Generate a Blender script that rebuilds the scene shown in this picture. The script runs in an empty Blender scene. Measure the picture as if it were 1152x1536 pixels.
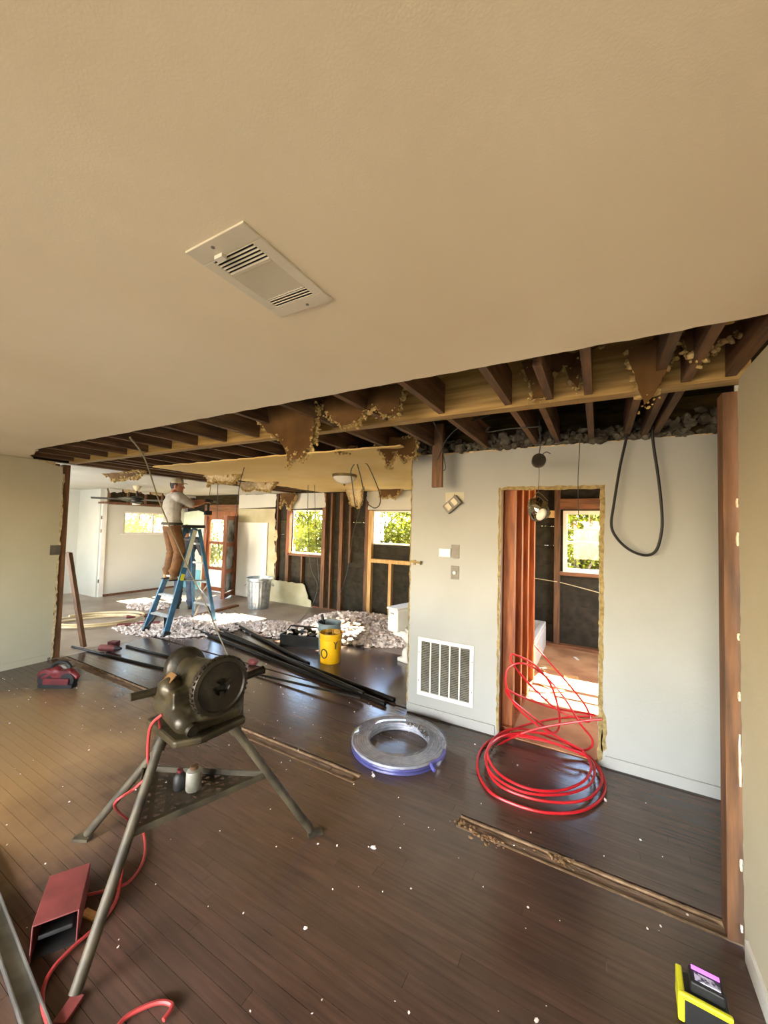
import bpy, bmesh, math, random
from mathutils import Vector, Matrix, noise
rnd = random.Random(7)
S = bpy.context.scene
C = S.collection
PI = math.pi

# ------------------------------------------------------------------ camera
F, YAW, PITCH, ROLL, CH = 573.9, 0.5112, 0.0405, 0.0261, 1.731
def cam_axes():
    cy, sy = math.cos(YAW), math.sin(YAW)
    f = Vector((-sy, cy, 0)); r = Vector((cy, sy, 0)); u = Vector((0, 0, 1))
    f2 = f*math.cos(PITCH) + u*math.sin(PITCH); u2 = u*math.cos(PITCH) - f*math.sin(PITCH)
    return r*math.cos(ROLL) + u2*math.sin(ROLL), u2*math.cos(ROLL) - r*math.sin(ROLL), f2
CR, CU, CF = cam_axes()
CAMPOS = Vector((0, 0, CH))
cd = bpy.data.cameras.new('camera'); cam = bpy.data.objects.new('camera', cd); C.objects.link(cam)
cd.sensor_fit = 'HORIZONTAL'; cd.sensor_width = 36; cd.lens = F/1152*36; cd.clip_start = .02
mw = Matrix((CR, CU, -CF)).transposed().to_4x4(); mw.translation = CAMPOS
cam.matrix_world = mw
S.camera = cam
def P(px, py, X=None, Y=None, Z=None):
    d = (px-576)/F*CR - (py-768)/F*CU + CF
    if X is not None: t = X/d.x
    elif Y is not None: t = Y/d.y
    else: t = (Z-CH)/d.z
    return CAMPOS + d*t

# ------------------------------------------------------------------ world, sun, added daylight lamps, exposure
W = bpy.data.worlds.new('world'); S.world = W; W.use_nodes = True
nt = W.node_tree; bg = nt.nodes['Background']
sky = nt.nodes.new('ShaderNodeTexSky'); sky.sky_type = 'NISHITA'; sky.sun_disc = False
sky.sun_elevation = math.radians(38); sky.sun_rotation = math.radians(190); sky.air_density = 1.0; sky.dust_density = 1.5
nt.links.new(sky.outputs[0], bg.inputs[0]); bg.inputs[1].default_value = 6.5
sd = bpy.data.lights.new('sun', 'SUN'); so = bpy.data.objects.new('sun', sd); C.objects.link(so)
sd.energy = 185.0; sd.angle = .009; sd.color = (1, .86, .62)
sdir = Vector((-.16, -1.0, -.9)).normalized()
so.rotation_euler = sdir.to_track_quat('-Z', 'Y').to_euler(); so.location = (0, 20, 20)
def daylight(name, loc, dirv, w, h, e, col):
    l = bpy.data.lights.new(name, 'AREA'); l.shape = 'RECTANGLE'; l.size = w; l.size_y = h; l.energy = e; l.color = col
    o = bpy.data.objects.new(name, l); C.objects.link(o); o.location = loc
    o.rotation_euler = Vector(dirv).to_track_quat('-Z', 'Z').to_euler(); return o
# added lamps standing in for daylight at invented windows out of view
daylight('added_daylight_back', (-2.6, -3.03, 1.45), (0, 1, -.12), 2.5, 1.4, 80, (1, .91, .74))
daylight('added_daylight_back_right', (-.35, -3.03, 1.45), (0, 1, -.12), 0.9, 1.4, 30, (1, .95, .86))
daylight('added_daylight_left_room', (-8.0, .46, 1.5), (0, 1, -.1), 2.1, 1.2, 210, (.84, .92, 1))
daylight('added_daylight_bath_side', (1.25, 4.85, 1.45), (-1, 0, -.1), 1.15, 1.0, 70, (1, .80, .52))
# portals guide the sky's own light through the windows in view (they give off no light)
for nm, loc, dv, w, h in (('portal_kitchen', (-5.545, 6.56, 1.59), (0, -1, 0), .9, .96), ('portal_sink', (-3.355, 6.56, 1.73), (0, -1, 0), 1.01, .66), ('portal_door', (-8.28, 6.56, 1.0), (0, -1, 0), 1.23, 2.0),
                          ('portal_high', (-9.95, 5.46, 1.69), (1, 0, 0), 1.12, .53), ('portal_bath', (-.02, 6.56, 1.6), (0, -1, 0), .89, .93)):
    daylight(nm, loc, dv, w, h, 1, (1, 1, 1)).data.cycles.is_portal = True
vs = S.view_settings
vs.view_transform = 'Standard'; vs.look = 'None'; vs.gamma = 1; vs.exposure = -.22
vs.use_curve_mapping = False

# ------------------------------------------------------------------ materials
def lin(c):
    if isinstance(c, str):
        c = [int(c[i:i+2], 16)/255 for i in (0, 2, 4)]
        c = [x/12.92 if x <= .04045 else ((x+.055)/1.055)**2.4 for x in c]
    return (*c, 1)
MATS = {}
def mat(name, c1, c2=None, rough=.6, metal=0, scale=6, stretch=(1, 1, 1), bump=0, bscale=None, detail=6, contrast=(.35, .65), rand=0, trans=0, world=False):
    if name in MATS: return MATS[name]
    m = bpy.data.materials.new(name); m.use_nodes = True; MATS[name] = m
    n = m.node_tree.nodes; L = m.node_tree.links; b = n['Principled BSDF']
    b.inputs['Roughness'].default_value = rough; b.inputs['Metallic'].default_value = metal
    tc = n.new('ShaderNodeTexCoord')
    src = tc.outputs['Object']
    if world:
        g = n.new('ShaderNodeNewGeometry'); src = g.outputs['Position']
    mp = n.new('ShaderNodeMapping'); mp.inputs['Scale'].default_value = stretch; L.new(src, mp.inputs[0])
    nz = n.new('ShaderNodeTexNoise'); nz.inputs['Scale'].default_value = scale; nz.inputs['Detail'].default_value = detail
    L.new(mp.outputs[0], nz.inputs['Vector'])
    cr = n.new('ShaderNodeValToRGB'); cr.color_ramp.elements[0].position = contrast[0]; cr.color_ramp.elements[1].position = contrast[1]
    cr.color_ramp.elements[0].color = lin(c1); cr.color_ramp.elements[1].color = lin(c2 or c1)
    L.new(nz.outputs[0], cr.inputs[0]); col = cr.outputs[0]
    if rand:
        oi = n.new('ShaderNodeObjectInfo'); mr = n.new('ShaderNodeMapRange')
        mr.inputs[3].default_value = 1-rand; mr.inputs[4].default_value = 1+rand
        L.new(oi.outputs['Random'], mr.inputs[0])
        mx = n.new('ShaderNodeVectorMath'); mx.operation = 'SCALE'
        L.new(col, mx.inputs[0]); L.new(mr.outputs[0], mx.inputs['Scale']); col = mx.outputs[0]
        ad = n.new('ShaderNodeVectorMath'); ad.operation = 'ADD'
        L.new(mp.outputs[0], ad.inputs[0])
        sc = n.new('ShaderNodeMath'); sc.operation = 'MULTIPLY'; sc.inputs[1].default_value = 37
        L.new(oi.outputs['Random'], sc.inputs[0]); L.new(sc.outputs[0], ad.inputs[1]); L.new(ad.outputs[0], nz.inputs['Vector'])
    L.new(col, b.inputs['Base Color'])
    if bump:
        n2 = n.new('ShaderNodeTexNoise'); n2.inputs['Scale'].default_value = bscale or scale*3; n2.inputs['Detail'].default_value = 4
        L.new(mp.outputs[0], n2.inputs['Vector'])
        bp = n.new('ShaderNodeBump'); bp.inputs['Strength'].default_value = bump; bp.inputs['Distance'].default_value = .01
        L.new(n2.outputs[0], bp.inputs['Height']); L.new(bp.outputs[0], b.inputs['Normal'])
    if trans:
        out = n['Material Output']; t = n.new('ShaderNodeBsdfTranslucent'); L.new(col, t.inputs[0])
        ms = n.new('ShaderNodeMixShader'); ms.inputs[0].default_value = trans
        L.new(b.outputs[0], ms.inputs[1]); L.new(t.outputs[0], ms.inputs[2]); L.new(ms.outputs[0], out.inputs[0])
    return m
for_matte = ('black_sheathing', 'attic_board', 'kraft_paper', 'white_wool', 'yellow_fiberglass', 'grey_blown_wool')
def glass_mat(name, tint=(1, 1, 1), gloss=.12):
    if name in MATS: return MATS[name]
    m = bpy.data.materials.new(name); m.use_nodes = True; MATS[name] = m
    n = m.node_tree.nodes; L = m.node_tree.links; out = n['Material Output']
    t = n.new('ShaderNodeBsdfTransparent'); t.inputs[0].default_value = (*tint, 1)
    g = n.new('ShaderNodeBsdfGlossy'); g.inputs['Roughness'].default_value = .02
    f = n.new('ShaderNodeFresnel'); f.inputs[0].default_value = 1.45
    a = n.new('ShaderNodeMath'); a.operation = 'MULTIPLY_ADD'; a.inputs[1].default_value = .5; a.inputs[2].default_value = gloss*.3 if gloss > .2 else 0
    L.new(f.outputs[0], a.inputs[0])
    s = n.new('ShaderNodeMixShader'); L.new(a.outputs[0], s.inputs[0]); L.new(t.outputs[0], s.inputs[1]); L.new(g.outputs[0], s.inputs[2])
    L.new(s.outputs[0], out.inputs[0]); return m
def emit_mat(name, col, e):
    m = bpy.data.materials.new(name); m.use_nodes = True; b = m.node_tree.nodes['Principled BSDF']
    b.inputs['Base Color'].default_value = (*col, 1); b.inputs['Emission Color'].default_value = (*col, 1); b.inputs['Emission Strength'].default_value = e
    MATS[name] = m; return m

HALLP = mat('darkened_hall_paint', 'A0A19D', '989994', .8, scale=1.3, bump=.12, bscale=60, world=True)  # partition colour darkened to hold its brightness down, in place of dimmer light
BOUNCEP = mat('wall_paint_warm_bounce', 'B5AC92', 'ADA488', .8, scale=1.3, bump=.12, bscale=60, world=True)  # warm bounce light on the side walls is put into this colour
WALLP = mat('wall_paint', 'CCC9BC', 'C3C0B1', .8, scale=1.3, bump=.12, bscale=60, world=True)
CEILP = mat('ceiling_paint', 'E4D9C0', 'DBCEB2', .9, scale=.9, bump=.05, bscale=220, world=True)
FARLIT = mat('far_ceiling_yellow_light', 'F0D596', 'E6C67C', .85, scale=1.2, bump=.2, bscale=40, world=True)  # yellow light on the kitchen ceiling is put into this colour
OLDP = mat('old_plaster', 'B9B394', 'A79F7E', .85, scale=3, bump=.2, world=True)
GYP = mat('gypsum_edge', 'C9B893', 'A98F63', .9, scale=25, bump=.3)
STUD = mat('old_stud', '754E2C', '4A3018', .65, scale=5, stretch=(6, 6, .6), bump=.15, rand=.15)
STUDY = mat('old_joist', '6A4A2B', '3D2917', .7, scale=5, stretch=(6, .6, 6), bump=.15, rand=.2)
STUDX = mat('old_plate', '7E5230', '55331B', .7, scale=5, stretch=(.6, 6, 6), bump=.15, rand=.15)
NEWW = mat('new_lumber', 'C9A368', 'B3884A', .6, scale=5, stretch=(6, 6, .6), bump=.1)
BEAMW = mat('beam_wood', 'A98A50', '7F6231', .6, scale=4, stretch=(.5, 5, 9), bump=.1, world=True)
DARKB = mat('black_sheathing', '3A342A', '2A261F', .85, scale=8, bump=.15, rand=.12)
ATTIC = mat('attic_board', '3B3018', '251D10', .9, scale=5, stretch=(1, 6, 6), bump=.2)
GREYF = mat('grey_blown_wool', '6D675C', '39342C', 1, scale=9, bump=.6)
KRAFT = mat('kraft_paper', '634829', '46311A', .75, scale=4, bump=.3, bscale=14)
FIBER = mat('yellow_fiberglass', 'D9C28A', 'B0935A', 1, scale=30, bump=.8, trans=.35)
WOOL = mat('white_wool', 'EDE3DB', 'CDBBB0', 1, scale=14, bump=.6)
BLACKP = mat('black_pipe', '26241F', '151412', .38, .6, scale=9, bump=.1)
BLACKR = mat('black_rubber', '1B1B1A', '121211', .55, scale=9)
GREYC = mat('grey_cable', '3C403D', '2D302E', .55)
WHITEP = mat('white_plastic', 'E4E1D8', 'D8D4C9', .45, scale=3)
WHITEM = mat('white_enamel', 'E9E5DA', 'E1DCD0', .25, scale=2)
REGM = mat('register_paint', 'D3CDBB', 'C9C2AE', .5, scale=4)
SHADEH = mat('hollow_shade', '1E1C17', '141310', .9)  # dark colour that stands in for the shade inside openings
GREYM = mat('grey_metal', '8C8C86', '6D6D68', .4, .7, scale=8, bump=.05)
GALV = mat('galvanised', 'A9AFB0', '878E90', .38, .75, scale=14, contrast=(.4, .6))
ALU = mat('aluminium', 'C2C4C2', 'A5A8A6', .35, .8, scale=12)
OILM = mat('oily_iron', '2E271B', '17130D', .45, .35, scale=11, bump=.35)
OILB = mat('olive_housing', '443C28', '221D12', .42, .3, scale=8, bump=.3)
LEGM = mat('tripod_steel', '4C4432', '2C261A', .6, .1, scale=9, bump=.2)
REDP = mat('red_pex', 'CC1F28', 'B0141C', .35, scale=2)
REDC = mat('red_cord', 'A83A38', '8E2A2A', .5, scale=8)
REDT = mat('red_tool', '6C1C1E', '481012', .5, scale=8, bump=.1)
REDD = mat('red_dusty', '7C3A37', '582522', .6, scale=6, bump=.15)
BLUEF = mat('blue_fiberglass', '2B617E', '214D66', .45, scale=8)
YELB = mat('yellow_plastic', 'E8B515', 'D69E0C', .4, scale=5)
YELL = mat('yellow_lime', 'D9D52A', 'C8C31C', .45, scale=5)
GREYB = mat('grey_plastic', '7A8788', '667274', .5, scale=5)
PEXCL = mat('pale_pipe', 'D6D9E2', 'B8BDCB', .22, scale=22, stretch=(1, 1, 1))
PEXBL = mat('violet_pipe', '6A6BB0', '4F5096', .3)
FILM = glass_mat('clear_film', (.93, .94, .95), .5)
GLASS = glass_mat('window_glass')
CREAM = mat('cream_hose', 'D8C7A2', 'C5B086', .5)
SKIN = mat('skin', 'B27C5C', '9C674A', .55)
SHIRT = mat('grey_shirt', 'A9A398', '8C867B', .85, scale=7, bump=.4, bscale=12)
PANTS = mat('brown_trousers', '6E4820', '4F3114', .85, scale=7, bump=.4, bscale=12)
DARKC = mat('dark_cloth', '39363A', '29272C', .85, scale=7, bump=.4)
JEANS = mat('dark_jeans', '3A4252', '2A303D', .85, scale=7, bump=.4)
BOOT = mat('tan_boot', '9A7A50', '6E5535', .7, scale=9)
HAIR = mat('dark_hair', '241B15', '17110D', .7, scale=40)
CAPM = mat('beige_cap', 'B7A98B', '9F9174', .8, scale=12)
LEAF = mat('leaf', 'A39C28', '5E6A18', .6, scale=3, rand=.2, trans=.55)
LEAFD = mat('leaf_dark', '838326', '454F14', .6, scale=3, rand=.2, trans=.5)
BARK = mat('bark', '6B5843', '45382A', .9, scale=9, bump=.5)
GRASS = mat('grass', 'B8AE7C', '948C56', .9, scale=3, bump=.5, world=True)  # made pale so the ground bounces sunlight up to the kitchen ceiling
TILE = mat('bath_subfloor', 'B98C63', '946642', .8, scale=3, bump=.2, world=True)
BRASS = mat('brass', '7C6A42', '574829', .45, .6, scale=9)

def floor_mat(name, plank):
    m = bpy.data.materials.new(name); m.use_nodes = True; MATS[name] = m
    n = m.node_tree.nodes; L = m.node_tree.links; b = n['Principled BSDF']
    g = n.new('ShaderNodeNewGeometry')
    mp = n.new('ShaderNodeMapping'); mp.inputs['Scale'].default_value = (1.2, 18, 1); L.new(g.outputs['Position'], mp.inputs[0])
    gr = n.new('ShaderNodeTexNoise'); gr.inputs['Scale'].default_value = 3; gr.inputs['Detail'].default_value = 8
    L.new(mp.outputs[0], gr.inputs['Vector'])
    cr = n.new('ShaderNodeValToRGB'); e = cr.color_ramp.elements
    e[0].position = .3; e[0].color = lin('2B1D17'); e[1].position = .72; e[1].color = lin('493226')
    L.new(gr.outputs[0], cr.inputs[0]); col = cr.outputs[0]
    if plank:
        oi = n.new('ShaderNodeObjectInfo'); mr = n.new('ShaderNodeMapRange'); mr.inputs[3].default_value = .78; mr.inputs[4].default_value = 1.22
        L.new(oi.outputs['Random'], mr.inputs[0]); rv = mr.outputs[0]
    else:
        bk = n.new('ShaderNodeTexBrick'); bk.inputs['Scale'].default_value = 1; bk.inputs['Brick Width'].default_value = 1.6; bk.inputs['Row Height'].default_value = .057
        bk.inputs['Mortar Size'].default_value = .0012; bk.inputs['Color1'].default_value = (.8, .8, .8, 1); bk.inputs['Color2'].default_value = (1.2, 1.2, 1.2, 1); bk.inputs['Mortar'].default_value = (.45, .45, .45, 1)
        L.new(g.outputs['Position'], bk.inputs['Vector']); rv = bk.outputs[0]
    mx = n.new('ShaderNodeVectorMath'); mx.operation = 'MULTIPLY'; L.new(col, mx.inputs[0]); L.new(rv, mx.inputs[1]); col = mx.outputs[0]
    # dust film by noise, and a paler tan patch towards the left
    d1 = n.new('ShaderNodeTexNoise'); d1.inputs['Scale'].default_value = 1.3; d1.inputs['Detail'].default_value = 5; d1.inputs['Roughness'].default_value = .5
    L.new(g.outputs['Position'], d1.inputs['Vector'])
    dr = n.new('ShaderNodeMapRange'); dr.inputs[1].default_value = .25; dr.inputs[2].default_value = .8; dr.inputs[3].default_value = .08; dr.inputs[4].default_value = .42
    L.new(d1.outputs[0], dr.inputs[0])
    m1 = n.new('ShaderNodeMix'); m1.data_type = 'RGBA'; L.new(dr.outputs[0], m1.inputs[0]); L.new(col, m1.inputs[6]); m1.inputs[7].default_value = lin('6C5C52')
    sx = n.new('ShaderNodeVectorMath'); sx.operation = 'DISTANCE'
    mpw = n.new('ShaderNodeMapping'); mpw.inputs['Scale'].default_value = (1, 1.15, 1); L.new(g.outputs['Position'], mpw.inputs[0])
    L.new(mpw.outputs[0], sx.inputs[0]); sx.inputs[1].default_value = (-4.15, .95, 0)
    ad = n.new('ShaderNodeMath'); ad.operation = 'MULTIPLY_ADD'; L.new(d1.outputs[0], ad.inputs[0]); ad.inputs[1].default_value = -1.3; L.new(sx.outputs['Value'], ad.inputs[2])
    wr = n.new('ShaderNodeMapRange'); wr.inputs[1].default_value = .45; wr.inputs[2].default_value = 1.15; wr.inputs[3].default_value = .7; wr.inputs[4].default_value = 0
    L.new(ad.outputs[0], wr.inputs[0])
    m2 = n.new('ShaderNodeMix'); m2.data_type = 'RGBA'; L.new(wr.outputs[0], m2.inputs[0]); L.new(m1.outputs[2], m2.inputs[6]); m2.inputs[7].default_value = lin('A58255')
    L.new(m2.outputs[2], b.inputs['Base Color'])
    rr = n.new('ShaderNodeMapRange'); rr.inputs[1].default_value = .3; rr.inputs[2].default_value = .75; rr.inputs[3].default_value = .19; rr.inputs[4].default_value = .265
    L.new(d1.outputs[0], rr.inputs[0]); L.new(rr.outputs[0], b.inputs['Roughness'])
    bp = n.new('ShaderNodeBump'); bp.inputs['Strength'].default_value = .12; bp.inputs['Distance'].default_value = .004
    n3 = n.new('ShaderNodeTexNoise'); n3.inputs['Scale'].default_value = 14; n3.inputs['Detail'].default_value = 5; L.new(g.outputs['Position'], n3.inputs['Vector'])
    L.new(n3.outputs[0], bp.inputs['Height']); L.new(bp.outputs[0], b.inputs['Normal'])
    b.inputs['Specular IOR Level'].default_value = .75
    return m
PLANK = floor_mat('plank_floor', True)
FLOORM = floor_mat('strip_floor', False)
SUBF = mat('bare_subfloor', '8F6E4A', '5E4429', .9, scale=9, bump=.4, world=True)
FARF = mat('far_subfloor', '9C8F80', '7B6B5C', .42, scale=1.6, bump=.15, world=True, detail=9)

for k_ in for_matte: MATS[k_].node_tree.nodes['Principled BSDF'].inputs['Specular IOR Level'].default_value = .12
# ------------------------------------------------------------------ mesh helpers
def ortho(d):
    d = Vector(d).normalized(); a = Vector((0, 0, 1)) if abs(d.z) < .9 else Vector((1, 0, 0))
    u = d.cross(a).normalized(); return d, u, d.cross(u).normalized()
class B:
    def __init__(s): s.v = []; s.f = []; s.sm = False
    def add(s, vs, fs):
        k = len(s.v); s.v += [tuple(v) for v in vs]; s.f += [tuple(i+k for i in f) for f in fs]; return s
    def box(s, a, b):
        x0, y0, z0 = [min(p, q) for p, q in zip(a, b)]; x1, y1, z1 = [max(p, q) for p, q in zip(a, b)]
        return s.add([(x0,y0,z0),(x1,y0,z0),(x1,y1,z0),(x0,y1,z0),(x0,y0,z1),(x1,y0,z1),(x1,y1,z1),(x0,y1,z1)],
                     [(0,3,2,1),(4,5,6,7),(0,1,5,4),(1,2,6,5),(2,3,7,6),(3,0,4,7)])
    def obox(s, c, ax, ay, az, hx, hy, hz):
        c = Vector(c); ax, ay, az = [Vector(q).normalized() for q in (ax, ay, az)]
        vs = [c+ax*hx*i+ay*hy*j+az*hz*k for k in (-1, 1) for i, j in ((-1,-1),(1,-1),(1,1),(-1,1))]
        return s.add(vs, [(0,3,2,1),(4,5,6,7),(0,1,5,4),(1,2,6,5),(2,3,7,6),(3,0,4,7)])
    def bar(s, p, q, w, h, up=(0, 0, 1)):
        p, q = Vector(p), Vector(q); d = (q-p).normalized(); u = Vector(up); a = d.cross(u)
        if a.length < 1e-4: a = d.cross(Vector((1, 0, 0)))
        a.normalize(); b = a.cross(d)
        return s.obox((p+q)/2, d, a, b, (q-p).length/2, w/2, h/2)
    def tube(s, pts, r, n=8, closed=False, cap=True, hollow=False):
        pts = [Vector(p) for p in pts]; m = len(pts); rr = r if isinstance(r, (list, tuple)) else [r]*m
        vs = []; fs = []; prev = None
        for i, p in enumerate(pts):
            if closed: d = pts[(i+1) % m]-pts[i-1]
            else: d = pts[min(i+1, m-1)]-pts[max(i-1, 0)]
            if d.length < 1e-9: d = Vector((0, 0, 1))
            d.normalize()
            if prev is None: u = ortho(d)[1]
            else:
                u = prev-d*prev.dot(d)
                u = u.normalized() if u.length > 1e-6 else ortho(d)[1]
            prev = u; w = d.cross(u)
            vs += [p+(u*math.cos(2*PI*k/n)+w*math.sin(2*PI*k/n))*rr[i] for k in range(n)]
        for i in range(m if closed else m-1):
            j = (i+1) % m
            for k in range(n): fs.append((i*n+k, i*n+(k+1) % n, j*n+(k+1) % n, j*n+k))
        if cap and not closed:
            fs.append(tuple(range(n))[::-1]); fs.append(tuple((m-1)*n+k for k in range(n)))
        return s.add(vs, fs)
    def cyl(s, p, q, r0, r1=None, n=16, cap=True): return s.tube([p, q], [r0, r0 if r1 is None else r1], n, cap=cap)
    def lathe(s, prof, c=(0, 0, 0), ax=(0, 0, 1), n=24):
        d, u, w = ortho(ax); c = Vector(c); vs = []; fs = []; m = len(prof)
        for r, z in prof: vs += [c+d*z+(u*math.cos(2*PI*k/n)+w*math.sin(2*PI*k/n))*max(r, 1e-5) for k in range(n)]
        for i in range(m-1):
            for k in range(n): fs.append((i*n+k, (i+1)*n+k, (i+1)*n+(k+1) % n, i*n+(k+1) % n))
        return s.add(vs, fs)
    def ell(s, c, r, n=10, m=7, rot=None):
        c = Vector(c); vs = []; fs = []
        for i in range(m+1):
            t = PI*i/m
            for k in range(n):
                p = Vector((r[0]*math.sin(t)*math.cos(2*PI*k/n), r[1]*math.sin(t)*math.sin(2*PI*k/n), r[2]*math.cos(t)))
                vs.append(c+(rot @ p if rot else p))
        for i in range(m):
            for k in range(n): fs.append((i*n+k, (i+1)*n+k, (i+1)*n+(k+1) % n, i*n+(k+1) % n))
        return s.add(vs, fs)
    def cap2(s, p, r0, q, r1, n=12):      # tapered capsule for blobs
        p, q = Vector(p), Vector(q); s.ell(p, (r0,)*3, n); s.ell(q, (r1,)*3, n); return s.tube([p, q], [r0, r1], n)
    def prism(s, pts, mp, t0, t1):        # outline (u,v) -> mp(u,v,t)
        n = len(pts); vs = [mp(u, v, t0) for u, v in pts]+[mp(u, v, t1) for u, v in pts]
        fs = [tuple(range(n)), tuple(range(2*n-1, n-1, -1))]
        for i in range(n): j = (i+1) % n; fs.append((j, i, i+n, j+n))
        return s.add(vs, fs)
    def lump(s, c, r, rg, sub=1, flat=1):
        bm = bmesh.new(); bmesh.ops.create_icosphere(bm, subdivisions=sub, radius=1)
        c = Vector(c); off = Vector((rg.random()*50, rg.random()*50, rg.random()*50))
        rot = Matrix.Rotation(rg.random()*6.28, 3, 'Z') @ Matrix.Rotation(rg.random()*6.28, 3, 'X')
        sc = Vector((rg.uniform(.7, 1.3), rg.uniform(.6, 1.2), rg.uniform(.5, 1)))
        vs = []
        for v in bm.verts:
            k = 1+.55*noise.noise(v.co*1.7+off); p = rot @ Vector((v.co.x*sc.x, v.co.y*sc.y, v.co.z*sc.z))*k*r
            p.z *= flat; vs.append(c+p)
        fs = [tuple(v.index for v in f.verts) for f in bm.faces]; bm.free(); return s.add(vs, fs)
    def mesh(s, name, m, smooth=False):
        me = bpy.data.meshes.new(name); me.from_pydata(s.v, [], s.f); me.update()
        bm = bmesh.new(); bm.from_mesh(me); bmesh.ops.recalc_face_normals(bm, faces=bm.faces)
        ng = [f for f in bm.faces if len(f.verts) > 12]
        if ng: bmesh.ops.triangulate(bm, faces=ng, ngon_method='EAR_CLIP')
        bm.to_mesh(me); bm.free()
        if m: me.materials.append(m)
        if smooth:
            me.shade_smooth()
            me.set_sharp_from_angle(angle=math.radians(40))
        return me
def obj(name, b, m, parent=None, smooth=False, bevel=0):
    """one mesh object; a top-level one gets its origin at its base centre, a part keeps its parent's frame"""
    me = b.mesh(name, m, smooth)
    o = bpy.data.objects.new(name, me); C.objects.link(o)
    if parent is None:
        xs = [v.co for v in me.vertices]
        lo = [min(v[i] for v in xs) for i in range(3)]; hi = [max(v[i] for v in xs) for i in range(3)]
        org = Vector(((lo[0]+hi[0])/2, (lo[1]+hi[1])/2, lo[2]))
    else:
        org = Vector((0, 0, 0)); q = parent
        while q: org += q.location; q = q.parent
    me.transform(Matrix.Translation(-org))
    if parent is None: o.location = org
    else: o.parent = parent
    if bevel:
        md = o.modifiers.new('bevel', 'BEVEL'); md.width = bevel; md.segments = 2; md.limit_method = 'ANGLE'; md.angle_limit = .6
    return o
def tag(o, label, cat, group=None):
    o['label'] = label; o['category'] = cat
    if group: o['group'] = group
    return o
def struct(name, b, m, label=None, cat=None, smooth=False):
    o = obj(name, b, m, None, smooth); o['kind'] = 'structure'
    o['label'] = label or name.replace('_', ' '); o['category'] = cat or name.split('_')[0]; return o
def thing(name, label, cat, loc, group=None):
    o = bpy.data.objects.new(name, None); o.empty_display_size = .1; C.objects.link(o); o.location = loc
    return tag(o, label, cat, group)
def remesh(b, name, m, voxel, parent=None, smooth=3):
    """several overlapping solids fused into one continuous surface"""
    me = b.mesh(name, m); t = bpy.data.objects.new('tmp', me); C.objects.link(t)
    r = t.modifiers.new('r', 'REMESH'); r.mode = 'VOXEL'; r.voxel_size = voxel; r.use_smooth_shade = True
    if smooth:
        s = t.modifiers.new('s', 'SMOOTH'); s.iterations = smooth; s.factor = .5
    dg = bpy.context.evaluated_depsgraph_get(); dg.update()
    m2 = bpy.data.meshes.new_from_object(t.evaluated_get(dg)); m2.name = name
    bpy.data.objects.remove(t); bpy.data.meshes.remove(me)
    m2.materials.clear(); m2.materials.append(m)
    o = bpy.data.objects.new(name, m2); C.objects.link(o)
    if parent:
        o.parent = parent; org = Vector((0, 0, 0)); q = parent
        while q: org += q.location; q = q.parent
        m2.transform(Matrix.Translation(-org))
    m2.shade_smooth()
    return o
def spline(pts, n=8, closed=False):
    pts = [Vector(p) for p in pts]; m = len(pts); out = []
    for i in range(m if closed else m-1):
        g = (lambda k: pts[k % m]) if closed else (lambda k: pts[max(0, min(m-1, k))])
        p0, p1, p2, p3 = g(i-1), g(i), g(i+1), g(i+2)
        for k in range(n):
            t = k/n
            out.append(.5*((2*p1)+(p2-p0)*t+(2*p0-5*p1+4*p2-p3)*t*t+(3*p1-p0-3*p2+p3)*t**3))
    if not closed: out.append(pts[-1])
    return out
def jag(p, q, n, a, seed=0):
    """points from p to q (u,v) with a ragged offset"""
    rg = random.Random(seed); (x0, y0), (x1, y1) = p, q; L = math.hypot(x1-x0, y1-y0); nx, ny = -(y1-y0)/L, (x1-x0)/L
    out = [p]
    for i in range(1, n):
        t = (i+rg.uniform(-.3, .3))/n; k = rg.uniform(-a, a); out.append((x0+(x1-x0)*t+nx*k, y0+(y1-y0)*t+ny*k))
    return out
def XZ(Y0): return lambda u, v, t: (u, Y0+t, v)
def YZ(X0): return lambda u, v, t: (X0+t, u, v)
def XY(Z0): return lambda u, v, t: (u, v, Z0+t)
def boards(parent, name, m, rects, plane):
    for (u0, u1, v0, v1, t0, t1) in rects:
        b = B(); a = plane(u0, v0, t0); c = plane(u1, v1, t1); b.box(a, c); obj(name, b, m, parent)

# ------------------------------------------------------------------ setting
XL, XR, Y1, YB, YF, YC, H = -5.87, .54, 2.29, 3.36, 6.4, 1.64, 2.44
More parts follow.
